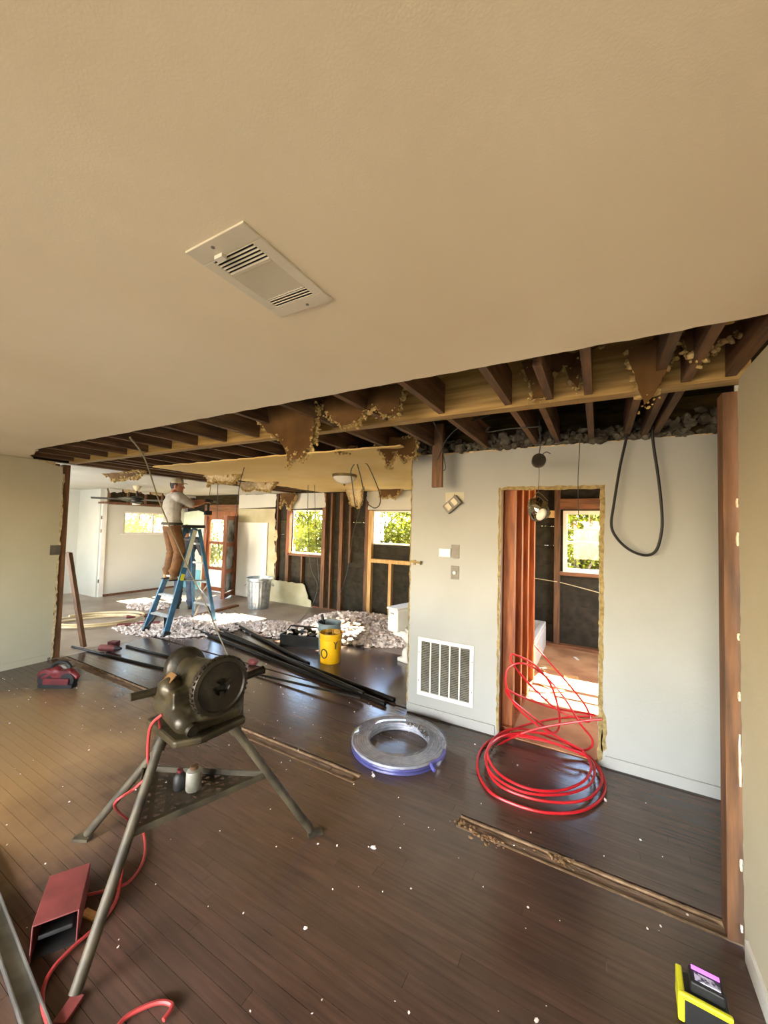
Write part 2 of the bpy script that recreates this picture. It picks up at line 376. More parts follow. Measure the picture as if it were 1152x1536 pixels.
# floor: subfloor slab, strip planks laid on it in the front room and hall, plain boards further off
fl = struct('floor', B().box((-10.9, -3.2, -.22), (1.4, 6.7, -.018)), SUBF, 'bare wood subfloor under dark strip planks', 'floor')
def flat(name, x0, x1, y0, y1, m, z0=-.018, z1=0): return obj(name, B().box((x0, y0, z0), (x1, y1, z1)), m, fl)
flat('floor_boards', XL, XR, -3.1, .34, FLOORM)
flat('floor_boards', XL, -1.58, 3.42, 4.75, FLOORM)
flat('bare_floor', XL, -1.58, 4.752, YF+.1, FARF)
flat('bare_floor', -10.8, XL-.002, .5, YF+.1, FARF)
flat('bath_floor', -1.48, 1.2, 3.42, YF+.1, TILE)
SLOT = ((XL, -1.44), (-.72, XR))
pw = .0575; nrow = int((3.418-.342)/pw); rg = random.Random(3)
for r in range(nrow):
    y0 = .342+r*pw; y1 = y0+pw-.0016; ym = (y0+y1)/2
    xend = XR if ym < 2.33 else .95
    x = XL+.001; cuts = []
    L0 = rg.uniform(.4, 2.0)
    while x < xend-.02:
        e = min(x+L0, xend)
        if xend-e < .35: e = xend
        cuts.append((x, e)); x = e; L0 = rg.uniform(.9, 2.6)
    for (a, c) in cuts:
        segs = [(a, c)]
        if abs(ym-Y1) < .046:
            segs = []
            for s0, s1 in ((-1.44, -.72), (XR, .95) if ym > 2.33 else (9, 9)):
                q0, q1 = max(a, s0), min(c, s1)
                if q1-q0 > .02: segs.append((q0, q1))
        for (q0, q1) in segs:
            dz = rg.uniform(-.0007, .0005)
            obj('plank', B().box((q0, y0, -.0175), (q1-.0012, y1, dz)), PLANK, fl)
for s0, s1 in SLOT:
    x = s0+.03; k = 0
    while x < s1-.1:
        e = min(x+rg.uniform(.7, 1.5), s1-.03)
        obj('plate_board', B().box((x, Y1-.028+rg.uniform(-.004, .004), -.0178), (e-.012, Y1+.026, -.008)), mat('plate_remnant', '86705A', '604A36', .9, scale=8, stretch=(.8, 6, 1), bump=.4, world=True), fl); x = e
    for sy in (-1, 1):
        b = B(); b.prism(jag((s0, 0), (s1, 0), 60, .003, 5+sy)+[(s1, 0)]+[(s1, .012), (s0, .012)], lambda u, v, t: (u, Y1+sy*(.05-v), t), -.017, .001)
        obj('slot_edge', b, mat('raw_edge', '8C7355', '6A5238', .9, scale=20, world=True), fl)

# near ceiling, with ragged cut edge, framing above it as its parts
b = B(); b.prism([(XL, -3), (XR, -3), (XR, 1.62)]+jag((XR, 1.625), (-5.0, 1.65), 90, .006, 1)+jag((-5.0, 1.65), (XL, 1.86), 12, .02, 2)+[(XL, 1.9)], XY(H), 0, .012)
ceil = struct('ceiling', b, CEILP, 'cream textured drywall ceiling with a cut edge', 'ceiling')
JX = [-.86-.406*k for k in range(-3, 13)]
for i, x in enumerate(JX):
    w = .038
    obj('joist', B().box((x-w/2, 1.0, H+.014), (x+w/2, Y1-.048, H+.2)), STUDY, ceil)
    yend = 3.35 if x > -1.55 else 3.6
    obj('joist', B().box((x-w/2, Y1+.05, H+.014), (x+w/2, yend, H+.2)), STUDY, ceil)
for x, y0, y1 in ((-.235, 1.75, Y1-.048), (-.29, Y1+.05, 3.35), (.24, 1.0, Y1-.048), (.18, Y1+.05, 3.35), (.29, Y1+.05, 3.35), (.52, 1.0, Y1-.048)):
    obj('joist', B().box((x-.019, y0, H+.014), (x+.019, y1, H+.2)), STUDY, ceil)
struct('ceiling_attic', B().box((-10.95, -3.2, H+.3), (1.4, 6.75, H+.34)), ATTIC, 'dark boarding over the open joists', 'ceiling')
# kitchen ceiling remnant and the ceiling of the left room
b = B(); b.prism(jag((-5.1, 2.86), (-1.5, 2.93), 40, .025, 4)+[(-1.5, 2.93), (-1.5, YF)]+jag((-1.5, YF), (-5.1, YF), 10, .01, 6)+jag((-5.1, YF), (-5.1, 2.86), 30, .03, 7), XY(H), 0, .014)
struct('ceiling_kitchen', b, FARLIT, 'yellow lit kitchen ceiling remnant with torn edges', 'ceiling')
b = B(); b.prism([(-10.8, .5), (-5.98, .5), (-5.98, 2.2)]+jag((-5.98, 2.3), (-6.0, YF), 26, .04, 8)+[(-6.0, YF), (-10.8, YF)], XY(H), 0, .014)
struct('ceiling_left_room', b, WALLP, 'white ceiling of the room behind the ladder', 'ceiling')
for x0, x1, z0, z1 in ((-5.96, -5.87, .0, .04), (-5.965, -5.865, .045, .085), (-5.72, -5.68, .02, .2), (-5.42, -5.38, .02, .2), (-5.19, -5.11, .015, .055)):
    obj('top_plate', B().box((x0, 2.34, H+z0), (x1, YF, H+z1)), STUDY, ceil)
for k in range(9):
    y = 2.6+k*.42; obj('backing_board', B().box((-5.86, y, H+.10), (-5.2, y+.4, H+.125)), mat('lath_brown', '6E4428', '4A2C18', .8, scale=5, stretch=(.6, 6, 6), rand=.2), ceil)

# left wall with its end stud
b = B(); b.prism([(-3, 0), (2.17, .03)]+jag((2.19, .04), (2.2, 2.3), 40, .009, 11)+[(2.19, 2.38), (1.9, 2.436), (-3, 2.438)], YZ(XL), 0, -.012)
wl = struct('wall_left', b, BOUNCEP, 'cream drywall wall ending at a bare stud', 'wall')
obj('wall_core', B().box((-5.98, -3, 0), (-5.884, 2.12, H)), GYP, wl)
obj('stud', B().box((-5.975, 2.2, 0), (-5.886, 2.28, 2.42)), STUD, wl)
obj('stud', B().box((-5.975, 2.13, 0), (-5.886, 2.168, 2.42)), STUD, wl)
b = B(); b.prism(jag((2.185, .0), (2.2, 2.28), 50, .008, 12)+[(2.2, 2.3), (2.215, 2.3)]+jag((2.215, 2.3), (2.205, 0), 50, .012, 13), YZ(XL), .0015, -.012)
obj('torn_edge', b, GYP, wl)
bb = B(); bb.box((XL, -3, 0), (XL+.01, 2.15, .075)); o = struct('baseboard_left', bb, BOUNCEP, 'low painted baseboard on the cream left wall', 'baseboard')
# right wall and its bare post
b = B(); b.prism([(-3, 0), (2.2, 0)]+jag((2.225, .02), (2.232, 2.4), 60, .008, 14)+[(2.2, 2.436), (-3, 2.438)], YZ(XR), 0, .012)
wr_ = struct('wall_right', b, BOUNCEP, 'cream drywall wall with a torn edge at the brown post', 'wall')
obj('wall_core', B().box((XR+.014, -3, 0), (XR+.11, 2.15, H)), GYP, wr_)
for k in range(7):
    z = [.06, .31, .66, 1.02, 1.28, 1.69, 1.86][k]; b = B()
    h_ = [.03, .05, .22, .04, .03, .06, .04][k]; b.prism(jag((0, 0), (h_, .0), 6, .006, 60+k)+[(h_, .0), (h_*.7, .016), (h_*.3, .02)], lambda u, v, t: (XR-.002-t, 2.232+v, z+u), 0, .006); obj('torn_flake', b, mat('flake', 'E3DAC4', 'CDBF9F', .9, scale=20), wr_)
struct('baseboard_right', B().box((XR-.012, -3, 0), (XR, 2.17, .085)), WALLP, 'painted baseboard on the cream wall beside the brown post', 'baseboard')
wp = B(); wp.box((.49, 2.245, 0), (.553, 2.333, 2.385)); po = tag(obj('wall_stud', wp, STUD, bevel=.003), 'reddish brown bare stud standing against the right wall under the beam', 'stud')
# back wall with two added windows for the front room's lamps
wb = struct('wall_back', B().box((XL-.11, -3.12, 0), (-3.9, -3, H)).box((-1.3, -3.12, 0), (-.85, -3, H)).box((.15, -3.12, 0), (XR+.11, -3, H))
            .box((-3.9, -3.12, 0), (-1.3, -3, .7)).box((-3.9, -3.12, 2.2), (-1.3, -3, H)).box((-.85, -3.12, 0), (.15, -3, .7)).box((-.85, -3.12, 2.2), (.15, -3, H)), WALLP, 'cream front wall with two added windows', 'wall')
# hall partition with the ragged doorway
out = [(-1.575, 0)]+jag((-1.585, .02), (-1.583, 2.4), 40, .006, 20)+jag((-1.585, 2.425), (1.0, 2.432), 60, .007, 21)+[(1.0, 2.43), (1.0, 0), (0.0, 0)]
out += jag((0.0, .02), (.012, 2.06), 50, .004, 22)+[(.012, 2.075)]+jag((.01, 2.075), (-.735, 2.085), 14, .005, 23)+jag((-.735, 2.08), (-.725, .02), 40, .003, 24)+[(-.725, 0)]
b = B(); b.prism(out, XZ(YB), 0, .012)
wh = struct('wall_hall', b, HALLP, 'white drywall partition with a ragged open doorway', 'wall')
obj('wall_core', B().box((-1.53, YB+.013, 0), (-.77, YB+.1, H)).box((.045, YB+.013, 0), (1.0, YB+.1, H)).box((-.77, YB+.013, 2.12), (.045, YB+.1, H)), GYP, wh)
obj('stud', B().box((-1.575, YB+.013, 0), (-1.535, YB+.1, H)), STUD, wh)
for x0, x1 in ((-.768, -.733), (.012, .044)): obj('jamb_stud', B().box((x0, YB+.013, 0), (x1, YB+.1, 2.118)), STUD, wh)
obj('door_header', B().box((-.73, YB+.013, 2.085), (.012, YB+.1, 2.118)), STUDX, wh)
# torn plaster borders round the doorway
TP = mat('torn_plaster', '9C8A5E', '7A673F', .95, scale=30, bump=.5)
for nm, pts in (('torn_border', jag((-.726, .02), (-.735, 2.08), 50, .004, 30)+[(-.735, 2.1), (-.75, 2.1)]+jag((-.752, 2.1), (-.748, .02), 44, .005, 31)),
                ('torn_border', jag((-.75, 2.08), (.03, 2.07), 24, .004, 32)+[(.04, 2.07), (.045, 2.105)]+jag((.045, 2.1), (-.75, 2.108), 24, .005, 33)),
                ('torn_border', jag((.0, .02), (.012, 2.07), 50, .005, 34)+[(.012, 2.07), (.042, 2.07)]+jag((.042, 2.06), (.032, .02), 50, .005, 35)),
                ('torn_border', jag((.03, .1), (.03, .42), 8, .01, 36)+[(.03, .42), (.055, .36), (.062, .25), (.05, .2), (.06, .14)])):
    b = B(); b.prism(pts, XZ(YB), -.0025, .008); obj(nm, b, TP, wh)
b = B(); b.prism(jag((-1.586, 0.05), (-1.588, 2.4), 60, .006, 37)+[(-1.588, 2.41), (-1.572, 2.41)]+jag((-1.574, 2.4), (-1.572, .05), 60, .006, 38), XZ(YB), -.002, .01)
obj('torn_border', b, TP, wh)
struct('baseboard_hall', B().box((-1.575, YB-.012, .012), (-.76, YB, .085)), HALLP, 'painted baseboard under the return air grille', 'baseboard')
struct('baseboard_hall', B().box((.05, YB-.012, .012), (.95, YB, .085)), HALLP, 'painted baseboard right of the doorway', 'baseboard')
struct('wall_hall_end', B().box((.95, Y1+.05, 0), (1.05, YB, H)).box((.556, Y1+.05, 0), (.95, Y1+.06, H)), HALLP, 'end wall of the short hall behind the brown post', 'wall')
obj('added_light_block', B().box((-1.5, YB+.105, H-.02), (1.2, YB+.13, H+.3)), ATTIC, ceil)  # added board that keeps bathroom light out of the open bays
# walls hidden round the rooms
struct('wall_bath_side', B().box((-1.58, YB+.1, 0), (-1.48, YF, H+.3)), WALLP, 'wall between kitchen and bathroom', 'wall')
struct('wall_bath_right', B().box((1.2, YB+.1, 0), (1.3, 4.25, H+.3)).box((1.2, 5.45, 0), (1.3, YF, H+.3)).box((1.2, 4.25, 0), (1.3, 5.45, .92)).box((1.2, 4.25, 1.98), (1.3, 5.45, H+.3)).box((1.0, YB+.012, 0), (1.3, YB+.1, H+.3)), WALLP, 'far side wall of the bathroom', 'wall')
struct('wall_left_room_front', B().box((-10.9, .4, 0), (-9.1, .5, H)).box((-6.9, .4, 0), (-5.98, .5, H)).box((-9.1, .4, 0), (-6.9, .5, .85)).box((-9.1, .4, 2.15), (-6.9, .5, H)), WALLP, 'front wall of the left room', 'wall')
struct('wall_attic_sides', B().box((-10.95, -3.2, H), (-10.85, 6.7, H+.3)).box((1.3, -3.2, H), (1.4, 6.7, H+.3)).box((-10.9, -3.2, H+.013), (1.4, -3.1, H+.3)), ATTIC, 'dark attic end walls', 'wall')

def window(name, label, plane, u0, u1, v0, v1, t, fm, rails=(), mull=(), fw=.045, fd=.05, glass=True):
    """frame members and panes as parts; plane(u,v,t)"""
    b = B().box(plane(u0, v0, t), plane(u1, v0+fw, t+fd)).box(plane(u0, v1-fw, t), plane(u1, v1, t+fd)).box(plane(u0, v0+fw, t), plane(u0+fw, v1-fw, t+fd)).box(plane(u1-fw, v0+fw, t), plane(u1, v1-fw, t+fd))
    w = struct(name, b, fm, label, 'window')
    for z, th in rails: obj('rail', B().box(plane(u0+fw, z-th/2, t+.008), plane(u1-fw, z+th/2, t+fd-.008)), fm, w)
    for (u, a, c, th) in mull: obj('muntin', B().box(plane(u-th/2, a, t+.014), plane(u+th/2, c, t+fd-.014)), fm, w)
    if glass: obj('pane', B().box(plane(u0+fw*.8, v0+fw*.8, t+fd*.5-.002), plane(u1-fw*.8, v1-fw*.8, t+fd*.5+.002)), GLASS, w)
    return w
VINYL = mat('white_vinyl', 'EFE6D6', 'E6DBC8', .4)
BRF = mat('brown_frame', '8A4E26', '6A3818', .55, scale=5, stretch=(5, 5, .6))
window('window_1', 'kitchen window with a brown side jamb beside the open studs', XZ(YF), -6.0, -5.09, 1.11, 2.07, .06, VINYL, fw=.03)
window('window_2', 'kitchen window over the pale new sill plate', XZ(YF), -3.86, -2.85, 1.4, 2.06, .06, VINYL, fw=.03)
window('window_3', 'high slider window with blinds in the back room', YZ(-9.8), 4.9, 6.02, 1.42, 1.95, -.06, VINYL, mull=((5.6, 1.42, 1.95, .05),), fw=.035)
window('window_4', 'double hung bathroom window with a grille in its top sash', XZ(YF), -.47, .42, 1.13, 2.06, .04, VINYL, rails=((1.575, .045), (1.78, .014)), mull=((-.12, 1.6, 2.02, .014),), fw=.055, fd=.06)
window('added_window_5', 'added wide front window behind the viewer', XZ(-3.1), -3.9, -1.3, .7, 2.2, .02, VINYL, mull=((-2.6, .7, 2.2, .05),), glass=False)  # unseen window added to let light into the front room
window('added_window_6', 'added narrow front window behind the viewer', XZ(-3.1), -.85, .15, .7, 2.2, .02, VINYL, glass=False)  # second unseen window added for front room light
window('added_window_8', 'added side window of the bathroom', YZ(1.27), 4.25, 5.45, .92, 1.98, .0, VINYL, glass=False, fd=.03)  # unseen window added to brighten the bathroom
window('added_window_7', 'added front window of the left room', XZ(.42), -9.1, -6.9, .85, 2.15, .0, VINYL, glass=False)  # unseen window added to light the left room

# far outside wall: sheathing boards, studs, what is left of the drywall
holes = [(-8.9, -7.67, 0, 2.0), (-6.0, -5.09, 1.11, 2.07), (-3.86, -2.85, 1.4, 2.06), (-.47, .42, 1.13, 2.06)]
wf = struct('wall_far', B().box((-10.8, YF+.01, H+.002), (1.3, YF+.13, H+.3)), ATTIC, 'outside wall stripped to studs and black sheathing', 'wall')
zs = [0, .3, .61, .91, 1.21, 1.52, 1.82, 2.13, H]
for i in range(len(zs)-1):
    xs = sorted({-10.8, 1.3, *[h[0] for h in holes], *[h[1] for h in holes]}); z0, z1 = zs[i], zs[i+1]
    for a, c in zip(xs[:-1], xs[1:]):
        hs = [h for h in holes if h[0] <= a+1e-6 and h[1] >= c-1e-6]
        parts = [(z0, z1)]
        for h in hs:
            np_ = []
            for q0, q1 in parts:
                if h[2] > q0+.01: np_.append((q0, min(q1, h[2])))
                if h[3] < q1-.01: np_.append((max(q0, h[3]), q1))
            parts = [p for p in np_ if p[1]-p[0] > .005]
        for q0, q1 in parts:
            n = max(1, round((c-a)/1.3)); off = (i % 2)*.0
            for k in range(n):
                u0 = a+(c-a)*k/n; u1 = a+(c-a)*(k+1)/n
                obj('sheathing_board', B().box((u0, YF+.1+rg.uniform(0, .004), q0), (u1-.0005, YF+.13, q1-.0015 if q1 < H-.01 else q1)), DARKB, wf)
def fstud(x0, x1, z0, z1, m=STUD, y0=.012): obj('stud', B().box((x0, YF+y0, z0), (x1, YF+.1, z1)), m, wf)
for x0, x1, z0, z1, m in ((-6.09, -6.0, .03, 2.2, STUD), (-5.64, -5.60, .03, 1.06, STUD), (-5.09, -5.0, .03, 2.42, STUD), (-4.87, -4.83, .03, 2.42, STUD), (-4.64, -4.56, .03, 2.42, STUD), (-4.40, -4.36, 1.0, 2.42, STUD),
                          (-4.02, -3.95, .03, 2.3, STUD), (-3.94, -3.862, .03, 2.06, NEWW), (-3.47, -3.41, .03, 1.05, NEWW), (-2.9, -2.84, .03, 1.05, NEWW), (-6.4, -6.36, .03, 2.42, STUD),
                          (-.59, -.51, .03, H, STUD), (.42, .5, .03, H, STUD), (.9, .94, .03, H, STUD), (-1.05, -1.01, .03, H, STUD)):
    fstud(x0, x1, z0, z1, m)
def fbar(nm, x0, x1, z0, z1, m, y0=.012): obj(nm, B().box((x0, YF+y0, z0), (x1, YF+.1, z1)), m, wf)
fbar('sill_plate', -3.862, -2.0, 1.05, 1.12, NEWW, -.02); fbar('sill_plate', -6.0, -5.09, 1.06, 1.11, STUDX); fbar('bottom_plate', -5.3, -1.6, 0, .03, STUDX); fbar('bottom_plate', -1.48, 1.2, 0, .045, STUDX, -.02)
fbar('header', -.51, .42, 2.08, 2.24, STUDX); fbar('sill_plate', -.51, .42, 1.08, 1.13, STUDX, -.01); fbar('block', -.72, -.59, 1.95, 2.06, NEWW); fbar('header', -8.95, -7.6, 2.02, 2.2, STUDX)
fbar('window_reveal', -6.0, -5.97, 1.11, 2.07, BRF, -.02)
b = B(); b.box((-6.06, YF-.015, 1.08), (-6.0, YF+.02, 2.1)); obj('window_casing', b, BRF, wf)
def dry(nm, pts, m, t0=0, t1=.012):
    b = B(); b.prism(pts, XZ(YF), t0, t1); return obj(nm, b, m, wf)
dry('drywall', [(-7.66, 2.1), (-7.66, 2.43)]+jag((-7.66, 2.435), (-6.42, 2.435), 8, .01, 40)+jag((-6.42, 2.43), (-6.44, 2.1), 8, .02, 41), WALLP)
dry('drywall', [(-6.1, 2.08), (-6.1, 2.2)]+jag((-6.16, 2.25), (-6.12, 2.43), 6, .03, 42)+[(-6.1, 2.434), (-5.06, 2.434)]+jag((-5.05, 2.42), (-5.0, 2.08), 9, .02, 43), WALLP)
dry('drywall', jag((-3.95, 2.07), (-4.0, 2.42), 9, .03, 44)+[(-3.98, 2.434), (-1.6, 2.434), (-1.6, 2.07)], WALLP)
dry('old_panel', [(-7.66, 0)]+[(-7.66, 2.098)]+[(-6.43, 2.098)]+jag((-6.43, 2.09), (-6.4, .5), 30, .03, 45)+jag((-6.4, .48), (-5.5, .47), 10, .012, 46)+jag((-5.5, .45), (-5.28, 0), 8, .04, 47)+[(-5.28, 0)], OLDP)
dry('drywall', [(-9.8, 0), (-9.8, 2.0), (-9.2, 2.05), (-8.95, 2.0), (-8.95, 0)], mat('pale_green_wall', 'D6DEC8', 'C8D2BA', .8, world=True))
dry('teal_wainscot', [(-9.75, .0), (-9.75, .5), (-9.0, .5), (-9.0, 0)], mat('teal_paint', '7FB9BE', '6BA9B0', .7), -.012, -.001)
for z in (1.35, .85): dry('torn_scrap', jag((-6.42, z), (-6.42, z+.3), 8, .02, int(z*100))+[(-6.36, z+.25), (-6.33, z+.1), (-6.37, z+.02)], GYP, -.002, .011)
pn = B().box((-7.62, YF-.035, .02), (-6.63, YF-.004, 1.77)); tag(obj('wall_board', pn, WHITEM, bevel=.004), 'plain white board standing upright against the olive far wall', 'board')
# glazed double door
df = struct('door_1', B().box((-8.91, YF-.02, 0), (-8.8, YF+.1, 2.02)).box((-7.76, YF-.02, 0), (-7.67, YF+.1, 2.02)).box((-8.8, YF-.02, 1.9), (-7.76, YF+.1, 2.02)), BRF, 'brown framed glazed double door in the far wall', 'door')
def leaf(x0, x1, m, y=.03, dark=False):
    b = B(); s = .07
    b.box((x0, YF+y, .02), (x0+s, YF+y+.04, 1.9)).box((x1-s, YF+y, .02), (x1, YF+y+.04, 1.9)).box((x0+s, YF+y, 1.82), (x1-s, YF+y+.04, 1.9)).box((x0+s, YF+y, 1.2), (x1-s, YF+y+.04, 1.27)).box((x0+s, YF+y, .02), (x1-s, YF+y+.04, .12)).box((x0+s, YF+y, .55), (x1-s, YF+y+.04, .62))
    o = obj('door_leaf', b, m, df)
    for a, c in ((.61, 1.21), (1.26, 1.83)): obj('pane', B().box((x0+s-.005, YF+y+.016, a), (x1-s+.005, YF+y+.022, c)), GLASS, o)
    obj('kick_panel', B().box((x0+s, YF+y+.008, .12), (x1-s, YF+y+.03, .55)), WHITEP, o)
leaf(-8.8, -8.03, BRF)
b = B(); hx, hy = -7.72, YF-.03; dv = Vector((.52, -.85, 0)); wv = Vector((-.94, .34, 0))
b.bar((hx, hy, .02), (hx, hy, 1.92), .08, .04, dv); e = Vector((hx, hy, 0))+dv*.62; b.bar((e.x, e.y, .02), (e.x, e.y, 1.92), .08, .04, dv)
for z in (.08, .62, 1.24, 1.86): b.bar((hx, hy, z), (e.x, e.y, z), .04, .1)
o = obj('door_leaf', b, BRF, df)
b = B(); b.bar((hx, hy, 1.0), (e.x, e.y, 1.0), .006, 1.7); obj('pane', b, mat('painted_reflection_pane', 'B9C2C6', '5A5550', .1, .3, scale=3, contrast=(.4, .6)), o)  # pale and dark ripples in the colour imitate reflections on the pane
# back room: window wall, closet corner, exposed soffit framing
ww = B().box((-9.93, 4.5, 0), (-9.8, 4.9, H)).box((-9.93, 6.02, 0), (-9.8, YF+.1, H)).box((-9.93, 4.9, 0), (-9.8, 6.02, 1.42)).box((-9.93, 4.9, 1.95), (-9.8, 6.02, H))
wws = struct('wall_back_room', ww, WALLP, 'white wall with a high slider window', 'wall')
obj('window_stool', B().box((-9.8, 4.84, 1.395), (-9.76, 6.06, 1.42)), WHITEP, wws)
obj('corner_post', B().box((-9.83, 4.43, 0), (-9.77, 4.52, 2.1)), WHITEP, wws)
for z in (.32, 1.45, 1.75): obj('hinge', B().box((-9.79, 4.415, z), (-9.772, 4.432, z+.08)), BRASS, wws)
struct('wall_closet', B().box((-10.9, 4.4, 0), (-9.83, 4.5, H)), WALLP, 'white closet wall beyond the cut stud', 'wall')
struct('wall_left_room_side', B().box((-10.9, .5, 0), (-10.8, 4.4, H)), WALLP, 'side wall of the left room', 'wall')
struct('baseboard_back_room', B().box((-9.8, 4.53, 0), (-9.785, 6.4, .05)), STUDX, 'bare brown strip where the baseboard was pulled off', 'baseboard')
sf = thing('soffit_frame', 'brown open soffit framing with hanging drywall scraps above the high window', 'framing', (-9.5, 5.3, 2.1))
def sfb(nm, a, c, m=STUDX): return obj(nm, B().box(a, c), m, sf)
sfb('bottom_rail', (-9.35, 4.3, 2.1), (-9.31, YF-.02, 2.14)); sfb('bottom_rail', (-9.79, 4.55, 2.1), (-9.75, YF-.02, 2.14)); sfb('top_rail', (-9.35, 4.3, 2.38), (-9.31, YF-.02, 2.43))
for k in range(6):
    y = 4.32+k*.39; sfb('hanger', (-9.36, y, 2.14), (-9.32, y+.04, 2.38), STUD); sfb('cross_piece', (-9.75, y, 2.1), (-9.35, y+.04, 2.14), STUD)
for k in range(7):
    y = 4.3+k*.3; b = B(); b.prism(jag((y, 2.43), (y+.27, 2.43), 4, .01, 70+k)+[(y+.27, 2.43)]+jag((y+.27, 2.37), (y, 2.35+.03*(k % 3)), 6, .025, 80+k), YZ(-9.3), 0, .012); obj('drywall_scrap', b, GYP if k % 2 else WALLP, sf)
sfb('backing', (-9.78, 4.55, 2.15), (-9.77, YF-.02, 2.42), ATTIC)
sf2 = obj('far_beam_strip', B().box((-9.3, YF-.03, 2.2), (-7.66, YF, 2.43)), ATTIC, wf)

# ------------------------------------------------------------------ framing things
bm_ = thing('header_beam', 'long pale new beam spanning the opening where the wall was removed', 'beam', (-2.6, Y1, H))
obj('ply', B().box((XL+.02, Y1-.045, H), (XR+.05, Y1+.0005, H+.285)), BEAMW, bm_)
obj('ply', B().box((XL+.02, Y1+.002, H+.002), (XR+.05, Y1+.046, H+.286)), BEAMW, bm_)
b = B(); p0 = Vector((-6.02, 2.62, 0)); b.bar((-6.04, 2.60, .03), (-6.0, 2.36, 1.30), .04, .09, (1, 0, 0)); tag(obj('leaning_board', b, STUD), 'short brown board leaning against the cut stud of the left wall', 'board')
q = P(656, 731, Y=3.1); b = B(); b.box((q.x-.045, 3.08, q.z), (q.x+.045, 3.12, H+.2)); tag(obj('hanging_stud', b, STUD), 'brown stud stub hanging from a joist before the white partition', 'stud')

# ------------------------------------------------------------------ torn insulation hanging from the cut ceiling
def batt(label, pts, Y, th=.05, seed=0, lean=0.0, edge=1.0, lr=.02, group='torn insulation hanging along the cut ceiling', facing=None):
    """outline in photo pixels carried to the depth Y; kraft sheet with folds plus fluffy rims"""
    rg = random.Random(seed); pw = [P(x, y, Y=Y) for x, y in pts]
    n = len(pw); rim = []
    for i in range(n):
        a, c = pw[i], pw[(i+1) % n]; k = max(2, int((c-a).length/.025))
        for j in range(k):
            v = a.lerp(c, j/k); rim.append((v.x+rg.uniform(-.006, .006), v.z+rg.uniform(-.006, .006)))
    ctr = Vector((sum(v.x for v in pw)/n, Y, min(v.z for v in pw)))
    t = thing('insulation_batt', label, 'insulation', ctr, group)
    zt = max(v[1] for v in rim)
    def bend(u, v, tt): return (u+.01*math.sin(v*17+seed), Y+tt-lean*(zt-v)+.018*math.sin(u*19+seed)+.02*math.sin(v*13+seed*2), v)
    bm = bmesh.new(); vs = [bm.verts.new((u, 0, v)) for u, v in rim]
    f = bm.faces.new(vs); bmesh.ops.triangulate(bm, faces=[f], ngon_method='EAR_CLIP')
    for _ in range(3):
        es = [e for e in bm.edges if e.calc_length() > .05]
        if es: bmesh.ops.subdivide_edges(bm, edges=es, cuts=1); bmesh.ops.triangulate(bm, faces=bm.faces[:])
    bm.verts.index_update(); V = [(v.co.x, v.co.z) for v in bm.verts]; Fs = [tuple(v.index for v in f.verts) for f in bm.faces]
    be = [(e.verts[0].index, e.verts[1].index) for e in bm.edges if len(e.link_faces) == 1]; bm.free()
    b = B(); N = len(V); b.add([bend(u, v, 0) for u, v in V]+[bend(u, v, .003) for u, v in V], Fs+[tuple(i+N for i in f[::-1]) for f in Fs]+[(a, c, c+N, a+N) for a, c in be])
    obj('kraft_facing', b, facing or KRAFT, t, smooth=True)
    b = B(); 
    for u, v in rim:
        if v > zt-.03 or rg.random() > edge: continue
        for _ in range(6): b.lump(bend(u+rg.gauss(0, .012), v+rg.gauss(-.004, .012), .012+rg.uniform(-.015, .03)), rg.uniform(.3, .8)*lr, rg, 1)
    for _ in range(int(N*.6)):
        u, v = rg.choice(V); b.lump(bend(u, v, .03+rg.uniform(0, th*.5)), rg.uniform(.5, 1.2)*.02, rg, 1)
    if b.v: o = obj('fiberglass', b, FIBER, t, smooth=True); o['kind'] = 'stuff'
    return t
batt('large torn kraft batt hanging in a long point below the beam', [(392, 606), (470, 590), (468, 640), (462, 668), (455, 690), (444, 678), (437, 702), (430, 672), (418, 655), (402, 648), (390, 632)], 1.95, seed=1, lr=.016)
batt('wide kraft batt sagging with a fluffy lower edge beside the large hanging point', [(486, 596), (598, 576), (598, 620), (578, 622), (566, 612), (552, 618), (535, 630), (515, 638), (497, 625), (480, 604)], 2.0, seed=2, edge=.9, lr=.014)
batt('small torn batt with a yellow tuft between the paired joists', [(785, 540), (905, 518), (872, 530), (868, 560), (862, 582), (850, 566), (846, 545), (838, 556), (818, 562), (812, 598), (798, 600), (790, 565)], 2.16, seed=3, edge=.5, lr=.012)
batt('brown kraft flap hanging over the beam near the right wall', [(945, 522), (1015, 500), (1006, 530), (990, 565), (982, 590), (970, 604), (960, 590), (948, 558), (942, 536)], 2.0, seed=4, edge=.3, lr=.012)
batt('yellow torn batt tucked beside the doubled joist at the right wall', [(1030, 498), (1135, 474), (1118, 492), (1095, 505), (1080, 512), (1072, 524), (1052, 530), (1040, 542), (1032, 528)], 2.0, seed=5, edge=1, lr=.02)
batt('short dark rag of insulation hanging at the end of the white partition', [(560, 655), (625, 655), (622, 690), (612, 682), (604, 692), (592, 676), (582, 702), (576, 680), (566, 672)], 3.0, seed=6, edge=.8, lr=.02)
batt('thin rag of insulation dangling from the kitchen ceiling edge', [(507, 672), (535, 668), (528, 676), (518, 674), (512, 684)], 2.95, seed=8, edge=.6, lr=.02)
